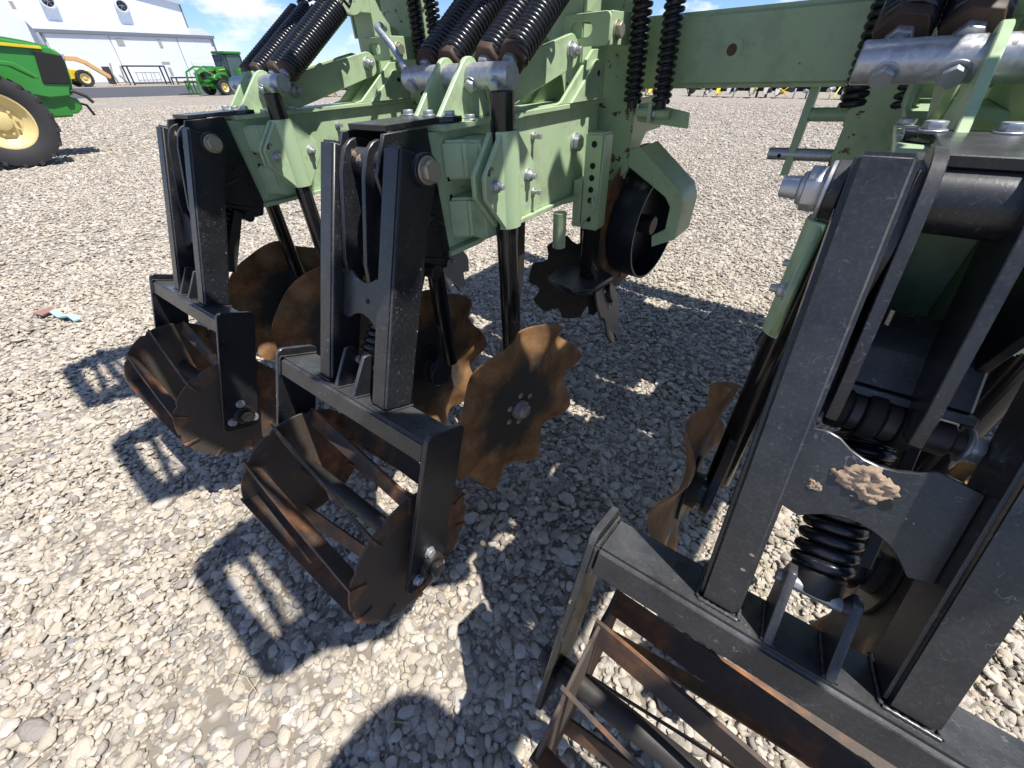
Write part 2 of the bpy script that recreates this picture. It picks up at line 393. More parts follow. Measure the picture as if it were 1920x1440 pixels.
from mathutils import noise as mnoise
def blob(name, mat, c, sx, sy, h, fn, seed, n=26, lay=20):
    """crumbly crust of mud: irregular grid patch, thin at its rim"""
    b = MB(); V_ = {}
    for i in range(n+1):
        for j in range(lay+1):
            u, v = 2.6*i/n-1.3, 2.6*j/lay-1.3
            rr = math.hypot(u, v)+.42*mnoise.noise((u*1.3+seed*7.1, v*1.3, .3))+.30*mnoise.noise((u*3.7, v*3.7+seed*3.3, 2.1))
            if rr > 1: continue
            e = min(1, (1-rr)*3.5); hh = h*(.12+e*(.62+.55*mnoise.noise((u*5+seed, v*5, 5.5))+.35*mnoise.noise((u*13, v*13, seed*1.7))))
            V_[i, j] = b.bm.verts.new(fn(c[0]+u*sx, -hh, c[1]+v*sy))
    for i in range(n):
        for j in range(lay):
            q = [V_.get(k) for k in ((i, j), (i+1, j), (i+1, j+1), (i, j+1))]; q = [x for x in q if x]
            if len(q) >= 3: b.bm.faces.new(q)
    return b.mesh(name, mat, 0, 60)
# ================================================================== row unit
def make_disc_mesh(r=.275, waves=8, amp=.024, th=.005, scal=.045, inner=.48):
    b = MB(); nr, nt_ = 12, 128; side = []
    for sgn in (1, -1):
        rings = []
        for i in range(nr+1):
            q = i/nr; rings.append([])
            for k in range(nt_):
                t = 2*math.pi*k/nt_; wv = max(0, (q-inner)/(1-inner)); wv = wv*wv*(3-2*wv)
                rr = r*q*(1+scal*math.sin(waves*t+.9)*wv) if i else .001
                x = amp*wv*math.sin(waves*t+1.1*q)+sgn*th/2
                rings[-1].append(b.bm.verts.new((x, rr*math.cos(t), rr*math.sin(t))))
        for A, B in zip(rings, rings[1:]):
            for k in range(nt_): b.bm.faces.new((A[k], A[(k+1) % nt_], B[(k+1) % nt_], B[k]))
        side.append(rings[-1])
    for k in range(nt_): b.bm.faces.new((side[0][k], side[0][(k+1) % nt_], side[1][(k+1) % nt_], side[1][k]))
    return b.mesh('coulter_disc', MAT['disc'], ang=60)
DISC = make_disc_mesh()
def notched_mesh(r=.205, teeth=7):
    out = []
    for k in range(teeth*8):
        t = 2*math.pi*k/(teeth*8); ph = k % 8
        out.append((r*(1.0 if ph < 5 else (.84 if ph in (5, 7) else .78))*math.cos(t), r*(1.0 if ph < 5 else (.84 if ph in (5, 7) else .78))*math.sin(t)))
    b = MB(); b.prism(out, 'x', -.004, .004); return b.mesh('notched_disc', MAT['dark'], .001)
NOTCH = notched_mesh()
HUBB = None

def build_unit(name, A):
    """A: arm parameters (post length L, sideways lean, raise of pin)"""
    root = empty(name)
    LEN, lean = A['L'], A['lean']
    c22, s22 = math.cos(R(22)), math.sin(R(22))
    def AF(x, s, d): return (x+lean*max(s, 0)/.518, .34+s*s22+d*c22, -.58+s*c22-d*s22)
    def AP(x, d, s): return AF(x, s, d)          # for prisms along x/y given in (x,d) etc.
    def part(nm, mb, mat, parent=root, bevel=.002, ang=35, seg=1):
        return link(nm, mb.mesh(nm, MAT[mat], bevel, ang, -OFF, seg), parent)
    # ---- roller arm: cross tube carries the two posts and side plates
    b = MB(); b.box(-.272, .272, -.020, .080, -.052, 0, lambda x, d, s: AF(x, s, d)); arm = part('roller_arm', b, 'black', bevel=.007, seg=3)
    for sx in (-1, 1):
        b = MB(); x0, x1 = (-.126, -.076) if sx < 0 else (.076, .126)
        # post: square at the foot, deeper towards the pin
        poly = [(0, .001), (.078, .001), (.086, LEN-.16), (.098, LEN-.02), (.075, LEN), (0, LEN)]
        b.prism(poly, 'x', x0, x1, lambda x, d, s: AF(x, s, d)); part('post', b, 'black', arm, .006, seg=3)
        b = MB(); xs = sorted((sx*.2725, sx*.2845))
        b.prism(rrect(-.026, .082, -.392, .022, .016), 'x', xs[0], xs[1], lambda x, d, s: AF(x, s, d)); sp = part('side_plate', b, 'black', arm, .0015)
        for ang_, me_ in ((100, BOLT), (215, BOLT), (330, BOLT)):
            bolt(sp, AF(sx*.2845, -.334+.040*math.sin(R(ang_)), .034+.040*math.cos(R(ang_))), (sx, 0, 0), .0105, BOLT)
        # foot gusset
    def weld(parent, p0, p1, r=.0032):
        p0, p1 = Vector(p0), Vector(p1); nn = max(6, int((p1-p0).length/.004)); b_ = MB()
        b_.tube([p0.lerp(p1, i/nn) for i in range(nn+1)], [r*(.8+.3*(i % 2)+random.uniform(-.1, .15)) for i in range(nn+1)], 6); return part('weld_bead', b_, 'black', parent, 0, 60)
    for x0, x1 in ((-.126, -.076), (.076, .126)):
        weld(arm, AF(x0, .001, -.001), AF(x1, .001, -.001)); weld(arm, AF(x1+.001, .001, .0), AF(x1+.001, .001, .078)); weld(arm, AF(x0-.001, .001, .0), AF(x0-.001, .001, .078))
    for sx in (-1, 1): weld(arm, AF(sx*.271, -.050, -.021), AF(sx*.271, 0, -.021)); weld(arm, AF(sx*.271, .001, -.02), AF(sx*.271, .001, .078))
    for xl_ in (-.040, .026): weld(arm, AF(xl_-.006, .001, -.010), AF(xl_-.006, .001, .066)); weld(arm, AF(xl_+.006, .001, -.010), AF(xl_+.006, .001, .066))
    b = MB()
    def brace(x, d, s): return AF(x, s, d)
    po = [(-.0755, .165), (-.055, .160)]+arc(-.005, .120, .062, 128, 45, 6)+[(.055, .145), (.0755, .15), (.0755, .262), (.045, .268)]+arc(-.005, .315, .062, -48, -132, 6)+[(-.058, .272), (-.0755, .270)]
    b.prism(po, 'y', .030, .038, brace); br = part('brace_plate', b, 'black', arm, .001)
    b = MB(); b.cyl(AF(.012, .215, .0295), AF(.012, .215, .029), .006, n=16); part('bore', b, 'hole', br, 0)
    for xl in (-.040, .026):
        b = MB(); b.prism([(-.012, .0), (.070, .0), (.070, .05), (.030, .098), (.012, .095)], 'x', xl-.005, xl+.005, lambda x, d, s: AF(x, s, d)); part('lug', b, 'black', arm, .0012)
    # down-pressure spring between the lugs and the frame
    b = MB(); p0, p1 = Vector(AF(-.007, .085, .070)), Vector(AF(-.007, .315, .150))
    b.helix(p0, p1, .0265, .0082, 14.5, 8, 18); b.cyl(p0, p1, .021, n=16); ds = part('down_spring', b, 'spring', root, 0, 60)
    for q0, q1 in ((p0+(p0-p1).normalized()*.03, p0), (p1, p1+(p1-p0).normalized()*.02)):
        b = MB(); b.cyl(q0, q1, .030, n=18); part('spring_cap', b, 'dark', ds, .002)
    b = MB(); b.cyl(AF(-.05, .065, .045), AF(.036, .065, .045), .009, n=12); part('spring_pin', b, 'zinc', ds, 0)
    # pivot pin, sleeves, inner crank plates
    pin = lambda x, ds_=0, dd=0: AF(x, LEN-.027+ds_, .056+dd)
    b = MB(); b.cyl(pin(-.150), pin(.150), .017, n=20); b.cyl(pin(-.138), pin(-.126), .030, n=24); b.cyl(pin(.126), pin(.138), .030, n=24); b.cyl(pin(-.060), pin(.030), .030, n=24)
    pv = part('pivot_pin', b, 'black', root, .001)
    bolt(pv, pin(.138), (1, 0, 0), .0185, GOLDB); bolt(pv, pin(-.138), (-1, 0, 0), .0215, NUT, 'nut')
    for q_, (xm, sm) in enumerate(((-.030, .002), (-.046, .010)) if A['L'] < .53 else ()):
        link('mud_patch', blob('mud_patch', MAT['mud'], (xm, sm), .010, .009, .003, lambda x, d, s_: Vector(pin(x, s_, -.029+d))-OFF, 20+q_, 30, 7), pv)
    for xc in (-.062, .012):
        b = MB(); top = LEN-.027
        po = [(.020, top-.20), (.030, top-.235), (.080, top-.235), (.104, top-.12), (.104, top+.0)]+[(q, s_) for q, s_ in arc(.056, top, .046, 0, 180, 8)]+[(.008, top-.03)]
        b.prism(po, 'x', xc-.006, xc+.006, lambda x, d, s: AF(x, s, d)); part('crank_plate', b, 'black', pv, .0015)
    b = MB(); b.cyl(AF(-.078, .292, .085), AF(.068, .292, .085), .0135, n=16); lp = part('lower_pin', b, 'dark', root, .001)
    bolt(lp, AF(-.064, .292, .085), (-1, 0, 0), .0165, NUT, 'nut'); bolt(lp, AF(.060, .292, .085), (1, 0, 0), .0150, BOLT)
    for k_, (xa_, xb_, rr_) in enumerate(((-.060, -.044, .026), (-.043, -.030, .022), (-.029, -.012, .027), (-.011, .004, .022), (.005, .020, .027), (.022, .050, .019))):
        b = MB(); b.cyl(AF(xa_, .292, .085), AF(xb_, .292, .085), rr_, n=22); part('rubber_ring' if k_ % 2 == 0 else 'spacer', b, 'hole' if k_ % 2 == 0 else 'dark', lp, .002)
    b = MB(); b.prism([(.085, .325), (.20, .325), (.20, .400), (.16, .415), (.10, .372)], 'x', -.066, .058, lambda x, d, s: AF(x, s, d)); lb = part('linkage_box', b, 'black', root, .003)
    b = MB(); b.box(-.070, .062, .08, .21, .314, .3245, lambda x, d, s: AF(x, s, d)); part('box_flange', b, 'black', lb, .001)
    link('mud_patch', blob('mud_patch', MAT['mud'], (.0, .352), .030, .012, .003, lambda x, d, s_: Vector(AF(x, s_, .094+d+(s_-.34)*.3))-OFF, 31, 30, 7), lb)
    b = MB(); b.prism([(.10, .10), (.135, .10), (.165, .30), (.14, .31)], 'x', .032, .046, lambda x, d, s: AF(x, s, d)); part('crank_link', b, 'dark', root, .001)
    # ---- basket roller
    RC = (-.334, .036); RR = .178; NB = 10
    def RP(x, r, t):
        return AF(x, RC[0]+r*math.sin(t), RC[1]+r*math.cos(t))
    b = MB(); b.cyl(AF(-.30, *RC), AF(.30, *RC), .021, n=20); b.cyl(AF(.284, *RC), AF(.300, *RC), .031, n=24); b.cyl(AF(-.300, *RC), AF(-.284, *RC), .031, n=24)
    b.cyl(AF(.300, *RC), AF(.316, *RC), .019, n=6); b.cyl(AF(-.316, *RC), AF(-.300, *RC), .019, n=6)
    rol = part('basket_roller', b, 'dark', root, .001)
    for xd in (-.232, .232):
        b = MB(); out = []
        for k in range(NB*10):
            t = 2*math.pi*k/(NB*10)+A['rt']; ph = k % 10; r_ = RR if ph != 4 else RR*.965
            out.append((r_*math.cos(t), r_*math.sin(t)))
        b.prism([(RC[1]+p[0], RC[0]+p[1]) for p in out], 'x', xd-.003, xd+.003, lambda x, d, s: AF(x, s, d)); part('end_disc', b, 'rustdark', rol, .0008)
    for k in range(NB):
        b = MB(); t0 = 2*math.pi*(k+.45)/NB+A['rt']; seg_ = 10; rings = []
        for i in range(seg_+1):
            q = i/seg_; x = -.2405+.481*q; t = t0+R(-9)+R(18)*q
            bow = .0
            # flat bar standing at an angle to the rim
            def corner(u_, v_):
                # u along bar width (radial-ish), v thickness
                rr = RR+.004-u_*.043*.97-bow; tt = t+(u_*.043*.22)/RR+v_*.0033/RR
                return RP(x, rr, tt)
            rings.append([b.bm.verts.new(corner(*c_)) for c_ in ((0, -1), (1, -1), (1, 1), (0, 1))])
        for A_, B_ in zip(rings, rings[1:]):
            for j in range(4): b.bm.faces.new((A_[j], A_[(j+1) % 4], B_[(j+1) % 4], B_[j]))
        b.bm.faces.new(rings[0]); b.bm.faces.new(rings[-1][::-1])
        part('bar', b, 'rustbar', rol, 0)
    # ---- green frame
    xr, xl = .020, -.100
    b = MB(); b.box(xr-.010, xr, .68, 1.46, -.348, -.1005); b.box(xl, xl+.010, .68, 1.46, -.348, -.1005); b.box(xl+.0105, xr-.0105, .80, .81, -.347, -.1015); b.box(xl+.0105, xr-.0105, 1.445, 1.4595, -.347, -.1015)
    fr = part('frame', b, 'green', root, .0015)
    b = MB(); b.prism([(xl-.028, .70), (xr+.028, .70), (xr+.028, .98), (xr+.016, 1.01), (xr+.016, 1.47), (xl-.016, 1.47), (xl-.016, 1.01), (xl-.028, .98)], 'z', -.100, -.088); tp = part('top_plate', b, 'green', fr, .0015)
    b = MB(); b.prism([(xl-.020, .685), (xr+.020, .685), (xr+.020, .80), (xr+.014, .82), (xr+.014, 1.22), (xr+.030, 1.26), (xr+.030, 1.46), (xl-.030, 1.46), (xl-.030, 1.26), (xl-.014, 1.22), (xl-.014, .82), (xl-.020, .80)], 'z', -.361, -.3485); part('bottom_plate', b, 'green', fr, .0015)
    for xx in (-.10, -.075+.04, .030): bolt(tp, (xx, .742, -.0765), (0, 0, 1), .0105)
    for yy, xx in ((.80, .035), (.90, .038), (.80, -.115), (.90, -.118)): bolt(tp, (xx, yy, -.088), (0, 0, 1), .0105)
    for zz in (-.150, -.292): bolt(fr, (xr, 1.07, zz), (1, 0, 0), .010, SCREW, 'set_screw')
    bolt(fr, (xr, 1.31, -.195), (1, 0, 0), .0215, BOLT)
    for zz in (-.195, -.235):
        b = MB(); b.box(xr-.002, xr+.0006, .722, .731, zz-.006, zz+.006); part('square_hole', b, 'hole', fr, 0)
    # black rear bracket (channel holding the pin)
    b = MB(); b.prism([(xl+.002, .575), (xr-.002, .575), (xr-.002, .72), (xr+.024, .735), (xr+.024, .765), (xl-.024, .765), (xl-.024, .735), (xl+.002, .72)], 'z', -.0872, -.0765)
    rb = part('rear_bracket', b, 'black', root, .001)
    for xa in (xl-.0105, xr+.0005):
        b = MB(); b.prism([(.525, -.155), (.560, -.0885), (.672, -.0885), (.690, -.348), (.672, -.385), (.62, -.385), (.585, -.30), (.53, -.20)], 'x', xa, xa+.010); part('cheek_plate', b, 'black', rb, .001)
    b = MB(); b.cyl((xl-.02, .615, -.375), (xr+.035, .615, -.375), .016, n=16); part('bumper_tube', b, 'black', rb, .001)
    # ears + galvanised spring bar
    ears = []
    for xe in (-.003, -.074):
        b = MB(); b.prism([(.715, -.0875), (.735, -.080), (.826, .012)]+arc(.852, -.006, .030, 140, -30, 8)+[(.905, -.060), (.925, -.0875)], 'x', xe-.006, xe+.006); part('ear', b, 'green', fr, .0015)
    b = MB(); by, bz = .852, -.012; b.cyl((-.205, by, bz), (.118, by, bz), .0245, n=28); bar = part('spring_bar', b, 'zinc', root, .002)
    sdv = Vector((0, .835, .55)).normalized()
    for k, xs_ in enumerate((.086, .017, -.100, -.170)):
        c0 = Vector((xs_, by, bz))+sdv*.062; c1 = c0+sdv*.295
        b = MB(); b.helix(c0, c1, .0285, .0062, 25, 7, 16); sg = part('coil_spring', b, 'spring', root, 0, 60)
        b = MB(); b.cyl(c0-sdv*.012, c0+sdv*.28, .0215, n=14); b.cyl(c0-sdv*.016, c0+sdv*.004, .033, n=6); part('end_plug', b, 'plug', sg, .001)
        b = MB(); b.cyl(c0-sdv*.045, c0-sdv*.014, .0085, n=12); b.cyl(c0-sdv*.028, c0-sdv*.014, .017, n=6); part('stud', b, 'zinc', sg, .0005)
        hk = [c1+Vector((0, 0, 0)), c1+sdv*.012+Vector((0, .012, .012))]+[c1+sdv*(.03+.03*math.sin(q))+Vector((0, .01, -.01))*math.cos(q)*1.5 for q in (0, .8, 1.6, 2.4, 3.1)]
        b = MB(); b.tube(hk, .006, 8); part('hook', b, 'spring', sg, 0, 60)
        bolt(bar, Vector((xs_, by, bz))-sdv*.022, -sdv, .0120)
    # parallel link arms + slotted stop + uprights
    for xe in (xr-.020, xl+.010):
        b = MB(); b.prism(arc(.945, -.040, .046, 110, 295, 8)+[(1.27, -.012)]+arc(1.285, .030, .040, -70, 110, 8), 'x', xe-.005, xe+.008); la = part('link_arm', b, 'green', root, .002)
        bolt(la, (xe+.008, .945, -.035), (1, 0, 0), .0185, NUT, 'nut'); bolt(la, (xe+.008, 1.280, .032), (1, 0, 0), .0165, NUT, 'nut')
    b = MB(); b.ring(rrect(-.048, .100, .040, .112, .014, 4), rrect(-.024, .046, .060, .094, .016, 4), 'y', 1.325, 1.337); sl = part('slot_bracket', b, 'green', root, .0015)
    b = MB(); b.prism([(1.337, .040), (1.46, .040), (1.46, .112), (1.337, .112)], 'x', .088, .0995); part('bracket_web', b, 'green', sl, .0015)
    bolt(sl, (.100, 1.37, .072), (1, 0, 0), .017, GOLDB)
    for xe in (xr+.006, xl-.014):
        b = MB(); b.prism([(1.16, -.0875), (1.20, -.080), (1.37, .035), (1.455, .035), (1.455, -.0875)], 'x', xe-.004, xe+.006); gp = part('gusset', b, 'green', fr, .0015)
        b = MB(); b.prism([(1.24, -.0870), (1.36, -.005)]+arc(1.385, -.012, .024, 140, 20, 5)+[(1.44, -.0870)], 'x', xe+.0065, xe+.016); part('gusset_plate', b, 'green', gp, .001)
        b = MB(); b.cyl((xe+.0155, 1.395, -.022), (xe+.0166, 1.395, -.022), .008, n=14); part('bore', b, 'hole', gp, 0)
    b = MB(); b.box(xl+.006, xr-.006, 1.335, 1.395, .0, .46); up = part('upright', b, 'green', root, .004, seg=2)
    for xe in (xr-.0055, xl-.0065):
        b = MB(); b.prism([(1.33, .114), (1.455, .114)]+[(1.455-.11*math.sin(R(q))*1.0, .135+.17*(1-math.cos(R(q)))) for q in (5, 25, 45, 65, 85)]+[(1.330, .34)], 'x', xe, xe+.011); part('upright_gusset', b, 'green', up, .0015)
        b = MB(); b.cyl((xe-.002, 1.25, .225), (xe+.010, 1.25, .225), .055, n=24); b.box(xe-.001, xe+.009, 1.25, 1.34, .18, .27); part('spring_anchor', b, 'green', up, .0015)
    # mounting plate against the toolbar
    b = MB(); b.prism([(-.21, -.30), (-.17, -.335), (.09, -.335), (.13, -.30), (.13, .42), (-.21, .42)], 'y', 1.495, 1.515); mpz = part('mount_plate', b, 'greenrust', root, .002)
    for xe in (-.198, .106):
        b = MB(); b.prism([(1.5155, -.33), (1.66, -.20), (1.80, -.20), (1.80, -.095), (1.5155, -.095)], 'x', xe, xe+.012); part('mount_web', b, 'green', mpz, .0015)
    # ---- lift springs standing on a lug beside the mount
    b = MB(); b.prism([(.150, -.105), (.175, -.100), (.31, -.125), (.315, -.165), (.15, -.150)], 'y', 1.475, 1.487); lg = part('spring_lug', b, 'green', root, .0015)
    b = MB(); b.cyl((.155, 1.46, -.125), (.26, 1.46, -.128), .014, n=16); b.box(.196, .206, 1.44, 1.475, -.15, -.10); part('lug_pin', b, 'green', lg, .001)
    bolt(lg, (.205, 1.455, -.127), (1, 0, 0), .013)
    for xs_ in (.137, .228):
        c0 = Vector((xs_, 1.455, -.098)); c1 = Vector((xs_-.012, 1.455, .42))
        b = MB(); b.helix(c0, c1, .0225, .0068, 30, 7, 14); sg = part('lift_spring', b, 'spring', root, 0, 60)
        b = MB(); b.cyl(c0-Vector((0, 0, .016)), c1, .016, n=12); part('spring_core', b, 'dark', sg, 0)
    # ---- shanks, clamps and wavy coulters on both sides
    for sx in (1, -1):
        LX, dz = (0, 0) if sx > 0 else (.055, -.095)
        X = lambda v: XF+sx*(v-XF)+LX
        sx_, sy_ = X(.130), .795
        b = MB(); b.cyl((sx_, sy_, -.82), (sx_, sy_, -.036+dz), .0265, n=28); b.cyl((sx_, sy_, -.0365+dz), (sx_, sy_, -.0345+dz), .021, n=24); sh = part('coulter_shank', b, 'gloss', root, .002)
        b = MB(); po = [(p_[0], p_[1]+dz) for p_ in ((sy_-.030, -.105), (sy_+.030, -.105), (sy_+.094, -.178), (sy_+.094, -.222), (sy_+.030, -.300), (sy_-.030, -.300), (sy_-.094, -.222), (sy_-.094, -.178))]
        xa = sorted((X(.138), X(.150))); b.prism(po, 'x', xa[0], xa[1]); cp = part('clamp_plate', b, 'green', fr, .003)
        b = MB(); th = [(.0345*math.sin(R(q)), .0345*math.cos(R(q))) for q in range(-80, 81, 16)]
        b.prism([(sx_+sx*t_[1], sy_+t_[0]) for t_ in th]+[(sx_+sx*t_[1]*.75, sy_+t_[0]*.75) for t_ in th[::-1]], 'z', -.3015+dz, -.1035+dz); part('half_pipe', b, 'green', cp, .001)
        xa = sorted((X(.108), X(.120))); b = MB(); b.prism(po, 'x', xa[0], xa[1]); part('clamp_plate', b, 'green', fr, .003)
        for dy in (-.062, .062): bolt(cp, (X(.150), sy_+dy, -.200+dz), (sx, 0, 0), .0115, NUT, 'nut')
        for z0, z1 in ((-.195, -.118), (-.325, -.235)):
            b = MB(); xa = [X(.0205), X(.064), X(.107)]
            def blk(x, y, z): return (x, y, z)
            b.prism([(XF+sx*(.0205-XF), sy_-.085), (X(.062), sy_-.055), (X(.107), sy_-.055), (X(.107), sy_+.05), (XF+sx*(.0205-XF), sy_+.05)], 'z', z0+dz*.35, z1+dz*.35); part('clamp_block', b, 'green', fr, .006, seg=2)
        # hub arm and disc
        dc = Vector((X(.185), .745, -.835))
        b = MB(); b.prism([(sy_-.030, -.66), (sy_+.030, -.66), (sy_+.034, -.80)]+arc(dc.y, dc.z, .050, 20, -200, 8)+[(sy_-.038, -.78)], 'x', *sorted((X(.122), X(.142)))); b.cyl((X(.130), dc.y, dc.z), (X(.182), dc.y, dc.z), .034, n=24)
        ha = part('hub_arm', b, 'black', root, .002)
        dm = link('coulter_disc', DISC, root, dc-OFF, (R(11*sx), R(3*sx), R(-7 if sx > 0 else 0)))
        def hub(px, r): return Vector((px, 0, 0))
        b = MB(); b.lathe([(.0, .034), (.018, .033), (.022, .028), (.022, .018), (.030, .016), (.032, .0035), (0, .0035)], (0, 0, 0), (sx, 0, 0), 28)
        link('hub_cap', b.mesh('hub_cap', MAT['steel'], 0, 50), dm)
        for q in range(6):
            t = R(q*60+15); b = None
            link('hub_bolt', RIVET, dm, (sx*.0035, .052*math.cos(t), .052*math.sin(t)), (0, 0, 0 if sx > 0 else math.pi))
        b = MB(); b.cyl((-sx*.010, 0, 0), (-sx*.0035, 0, 0), .085, n=32); b.cyl((-sx*.03, 0, 0), (-sx*.010, 0, 0), .045, n=24); link('hub_plate', b.mesh('hub_plate', MAT['dark'], .001), dm)
    # ---- knife shank behind the coulters
    b = MB(); b.prism([(.99, -.345), (1.10, -.345), (1.085, -.55), (1.03, -.78), (.93, -.90), (.915, -.885), (.985, -.76), (.99, -.55)], 'x', XF-.014, XF+.014); kn = part('knife_shank', b, 'dark', root, .003)
    b = MB(); b.cyl((.075, 1.14, -.47), (.075, 1.14, -.36), .021, n=18); part('tube_socket', b, 'green', fr, .001)
    # ---- row cleaner: perforated tube, stem, notched discs
    b = MB(); b.box(.062, .127, 1.300, 1.365, -.455, -.165); at_ = part('adjuster_tube', b, 'green', root, .006, seg=2)
    for zz in (-.195, -.255, -.290, -.325, -.358, -.418):
        b = MB(); b.cyl((.0945, 1.2992, zz), (.0945, 1.305, zz), .0095, n=16); part('bore', b, 'hole', at_, 0)
    b = MB(); b.box(.030, .061, 1.30, 1.36, -.45, -.30); part('tube_bracket', b, 'green', at_, .001)
    b = MB(); b.tube([(.100, 1.296, -.362), (.112, 1.285, -.345), (.118, 1.284, -.370), (.100, 1.285, -.405), (.085, 1.285, -.42), (.070, 1.290, -.440)], .0035, 6); part('hitch_clip', b, 'zinc', at_, 0, 60)
    b = MB(); b.box(.070, .119, 1.308, 1.357, -.640, -.456); st = part('stem', b, 'gloss', root, .004)
    b = MB(); b.prism([(-.04, 1.26), (.10, 1.20), (.16, 1.25), (.17, 1.40), (.06, 1.46), (-.05, 1.40)], 'z', -.668, -.641); part('cleaner_bracket', b, 'black', st, .003)
    for (cx, cy, cz), rr_ in (((-.050, 1.50, -.745), (0, R(5), R(-50))), ((.135, 1.44, -.745), (0, R(-20), R(19)))):
        nd = link('notched_disc', NOTCH, root, Vector((cx, cy, cz))-OFF, rr_)
        b = MB(); b.cyl((-.022, 0, 0), (.022, 0, 0), .038, n=20); link('hub', b.mesh('hub', MAT['dark'], .002), nd)
        for q in range(5): link('hub_bolt', RIVET, nd, (.0045, .06*math.cos(q*1.2566), .06*math.sin(q*1.2566)))
    # ---- front coulter with depth band and its curved arm
    fc = Vector((.110, 1.65, -.51))
    b = MB(); b.lathe([(.0, .003), (.255, .003), (.275, 0), (.255, -.003), (0, -.003)], (0, 0, 0), (1, 0, 0), 56); fd = link('front_disc', b.mesh('front_disc', MAT['rust'], 0, 50), root, fc-OFF, (0, R(2), R(-4)))
    b = MB(); b.lathe([(.030, .02), (.190, .02), (.205, .015), (.205, .115), (.197, .115), (.190, .03), (.030, .03)], (0, 0, 0), (1, 0, 0), 48); link('depth_band', b.mesh('depth_band', MAT['band'], 0, 40), fd)
    b = MB(); b.cyl((.0, 0, 0), (.10, 0, 0), .035, n=24); link('hub', b.mesh('hub', MAT['dark'], .002), fd)
    b = MB(); b.prism([(.12, -.235), (.165, -.225), (.325, -.345), (.345, -.39), (.340, -.505), (.262, -.545), (.255, -.505), (.300, -.475), (.302, -.40), (.280, -.370), (.13, -.285)], 'y', 1.50, 1.512); fa = part('front_arm', b, 'green', root, .002)
    b = MB(); b.prism([(.165, -.225), (.325, -.345), (.345, -.39), (.340, -.505), (.330, -.503), (.333, -.392), (.318, -.353), (.158, -.236)], 'y', 1.512, 1.66); part('arm_flange', b, 'green', fa, .001)
    b = MB(); b.prism([(1.5, -.32), (1.72, -.32), (1.70, -.54), (1.62, -.54), (1.56, -.40)], 'x', .125, .135); part('disc_mount', b, 'dark', fa, .001)
    b = MB(); b.prism([(1.5, -.30), (1.70, -.30), (1.72, -.44), (1.66, -.60), (1.58, -.60), (1.52, -.42)], 'x', .020, .030); part('disc_mount', b, 'dark', fa, .001)
    b = MB(); b.cyl((.031, 1.65, -.51), (.109, 1.65, -.51), .062, n=24); part('hub_housing', b, 'hole', fa, .003)
    b = MB(); b.lathe([(.0, .003), (.235, .003), (.255, 0), (.235, -.003), (0, -.003)], (0, 0, 0), (1, 0, 0), 48); link('front_disc', b.mesh('front_disc', MAT['rustdark'], 0, 50), root, Vector((-.02, 1.66, -.53))-OFF, (0, R(-4), R(7)))
    b = MB(); b.prism([(1.40, -.58), (1.50, -.56), (1.60, -.70), (1.55, -.86), (1.47, -.88), (1.42, -.74)], 'x', .045, .075); part('boot', b, 'hole', root, .006)
    return root
MAT['rustdark'] = m_rust('rolled_rust_plate', lo=.60); MAT['rustbar'] = m_rust('worn_rusty_bar', lo=.55); MAT['plug'] = m_plain('oiled_rust', (.060, .034, .024), .6, .1, .5, 30, .2); MAT['steel'] = m_plain('worn_steel', (.30, .28, .26), .45, .4, .3, 30); MAT['band'] = m_plain('band_steel', (.030, .036, .048), .30, .5, .3, 9)
MAT['greenrust'] = m_green('green_paint_chipped', (.375, .49, .285), .61)
def rivet():
    b = MB(); b.lathe([(0, .006), (.006, .005), (.0095, .002), (.0098, 0)], (0, 0, 0), (1, 0, 0), 16); return b.mesh('hub_bolt', MAT['steel'], 0, 60)
RIVET = rivet()
G1 = 'strip-till row units hung along the green toolbar'
uB = build_unit('row_unit', dict(L=.518, lean=-.022, rt=.10)); tag(uB, 'middle row unit with black roller arm, rusty basket roller and large wavy disc', 'row unit', G1)
uC = build_unit('row_unit', dict(L=.548, lean=-.036, rt=.32)); tag(uC, 'nearest row unit with big dusty black posts, mud-caked brace and ribbed spring', 'row unit', G1)
uA = copy_tree(uB); tag(uA, 'farthest row unit on the left, springs against the sky, roller with orange-edged bars', 'row unit', G1)
for o, k in ((uA, -1), (uB, 0), (uC, 1)):
    o.matrix_world = IMP @ Matrix.Translation(Vector((X0+k*SP, 0, 0))+OFF)

# mud caked on the brace of the nearest unit
c22, s22 = math.cos(R(22)), math.sin(R(22))
def AFC(x, d, s): return Vector((x-.036*s/.518, .34+s*s22+(.030+d)*c22, -.58+s*c22-(.030+d)*s22))-OFF
arm_c = [c for c in uC.children if c.name.startswith('roller_arm')][0]
link('mud_patch', blob('mud_patch', MAT['mud'], (-.012, .232), .032, .020, .005, AFC, 3, 44, 30), arm_c)
link('mud_patch', blob('mud_patch', MAT['mud'], (-.052, .205), .008, .007, .002, AFC, 5), arm_c)

# ================================================================== toolbar
tb = empty('toolbar'); tb.matrix_world = IMP @ Matrix.Translation(Vector((0, 1.65, .02))); TO = Vector((0, 1.65, .02))
tag(tb, 'square pale green steel toolbar beam carrying the row units', 'toolbar')
b = MB(); b.box(-1.95, 4.2, 1.561, 1.739, -.070, .108); link('beam', b.mesh('beam', MAT['green'], .014, 35, -TO, 3), tb)
for xb in (-.378, .60+.3):
    b = MB(); o_ = [(xb+.030*math.cos(t*math.pi/12), .018+.030*math.sin(t*math.pi/12)) for t in range(24)]; i_ = [(xb+.014*math.cos(t*math.pi/12), .018+.014*math.sin(t*math.pi/12)) for t in range(24)]
    b.ring(o_, i_, 'y', 1.5585, 1.5612); link('boss', b.mesh('boss', MAT['green'], 0, 35, -TO), tb)
    b = MB(); b.cyl((xb, 1.5600, .018), (xb, 1.5612, .018), .0145, n=24); link('bore', b.mesh('bore', MAT['rust'], 0, 35, -TO), tb)
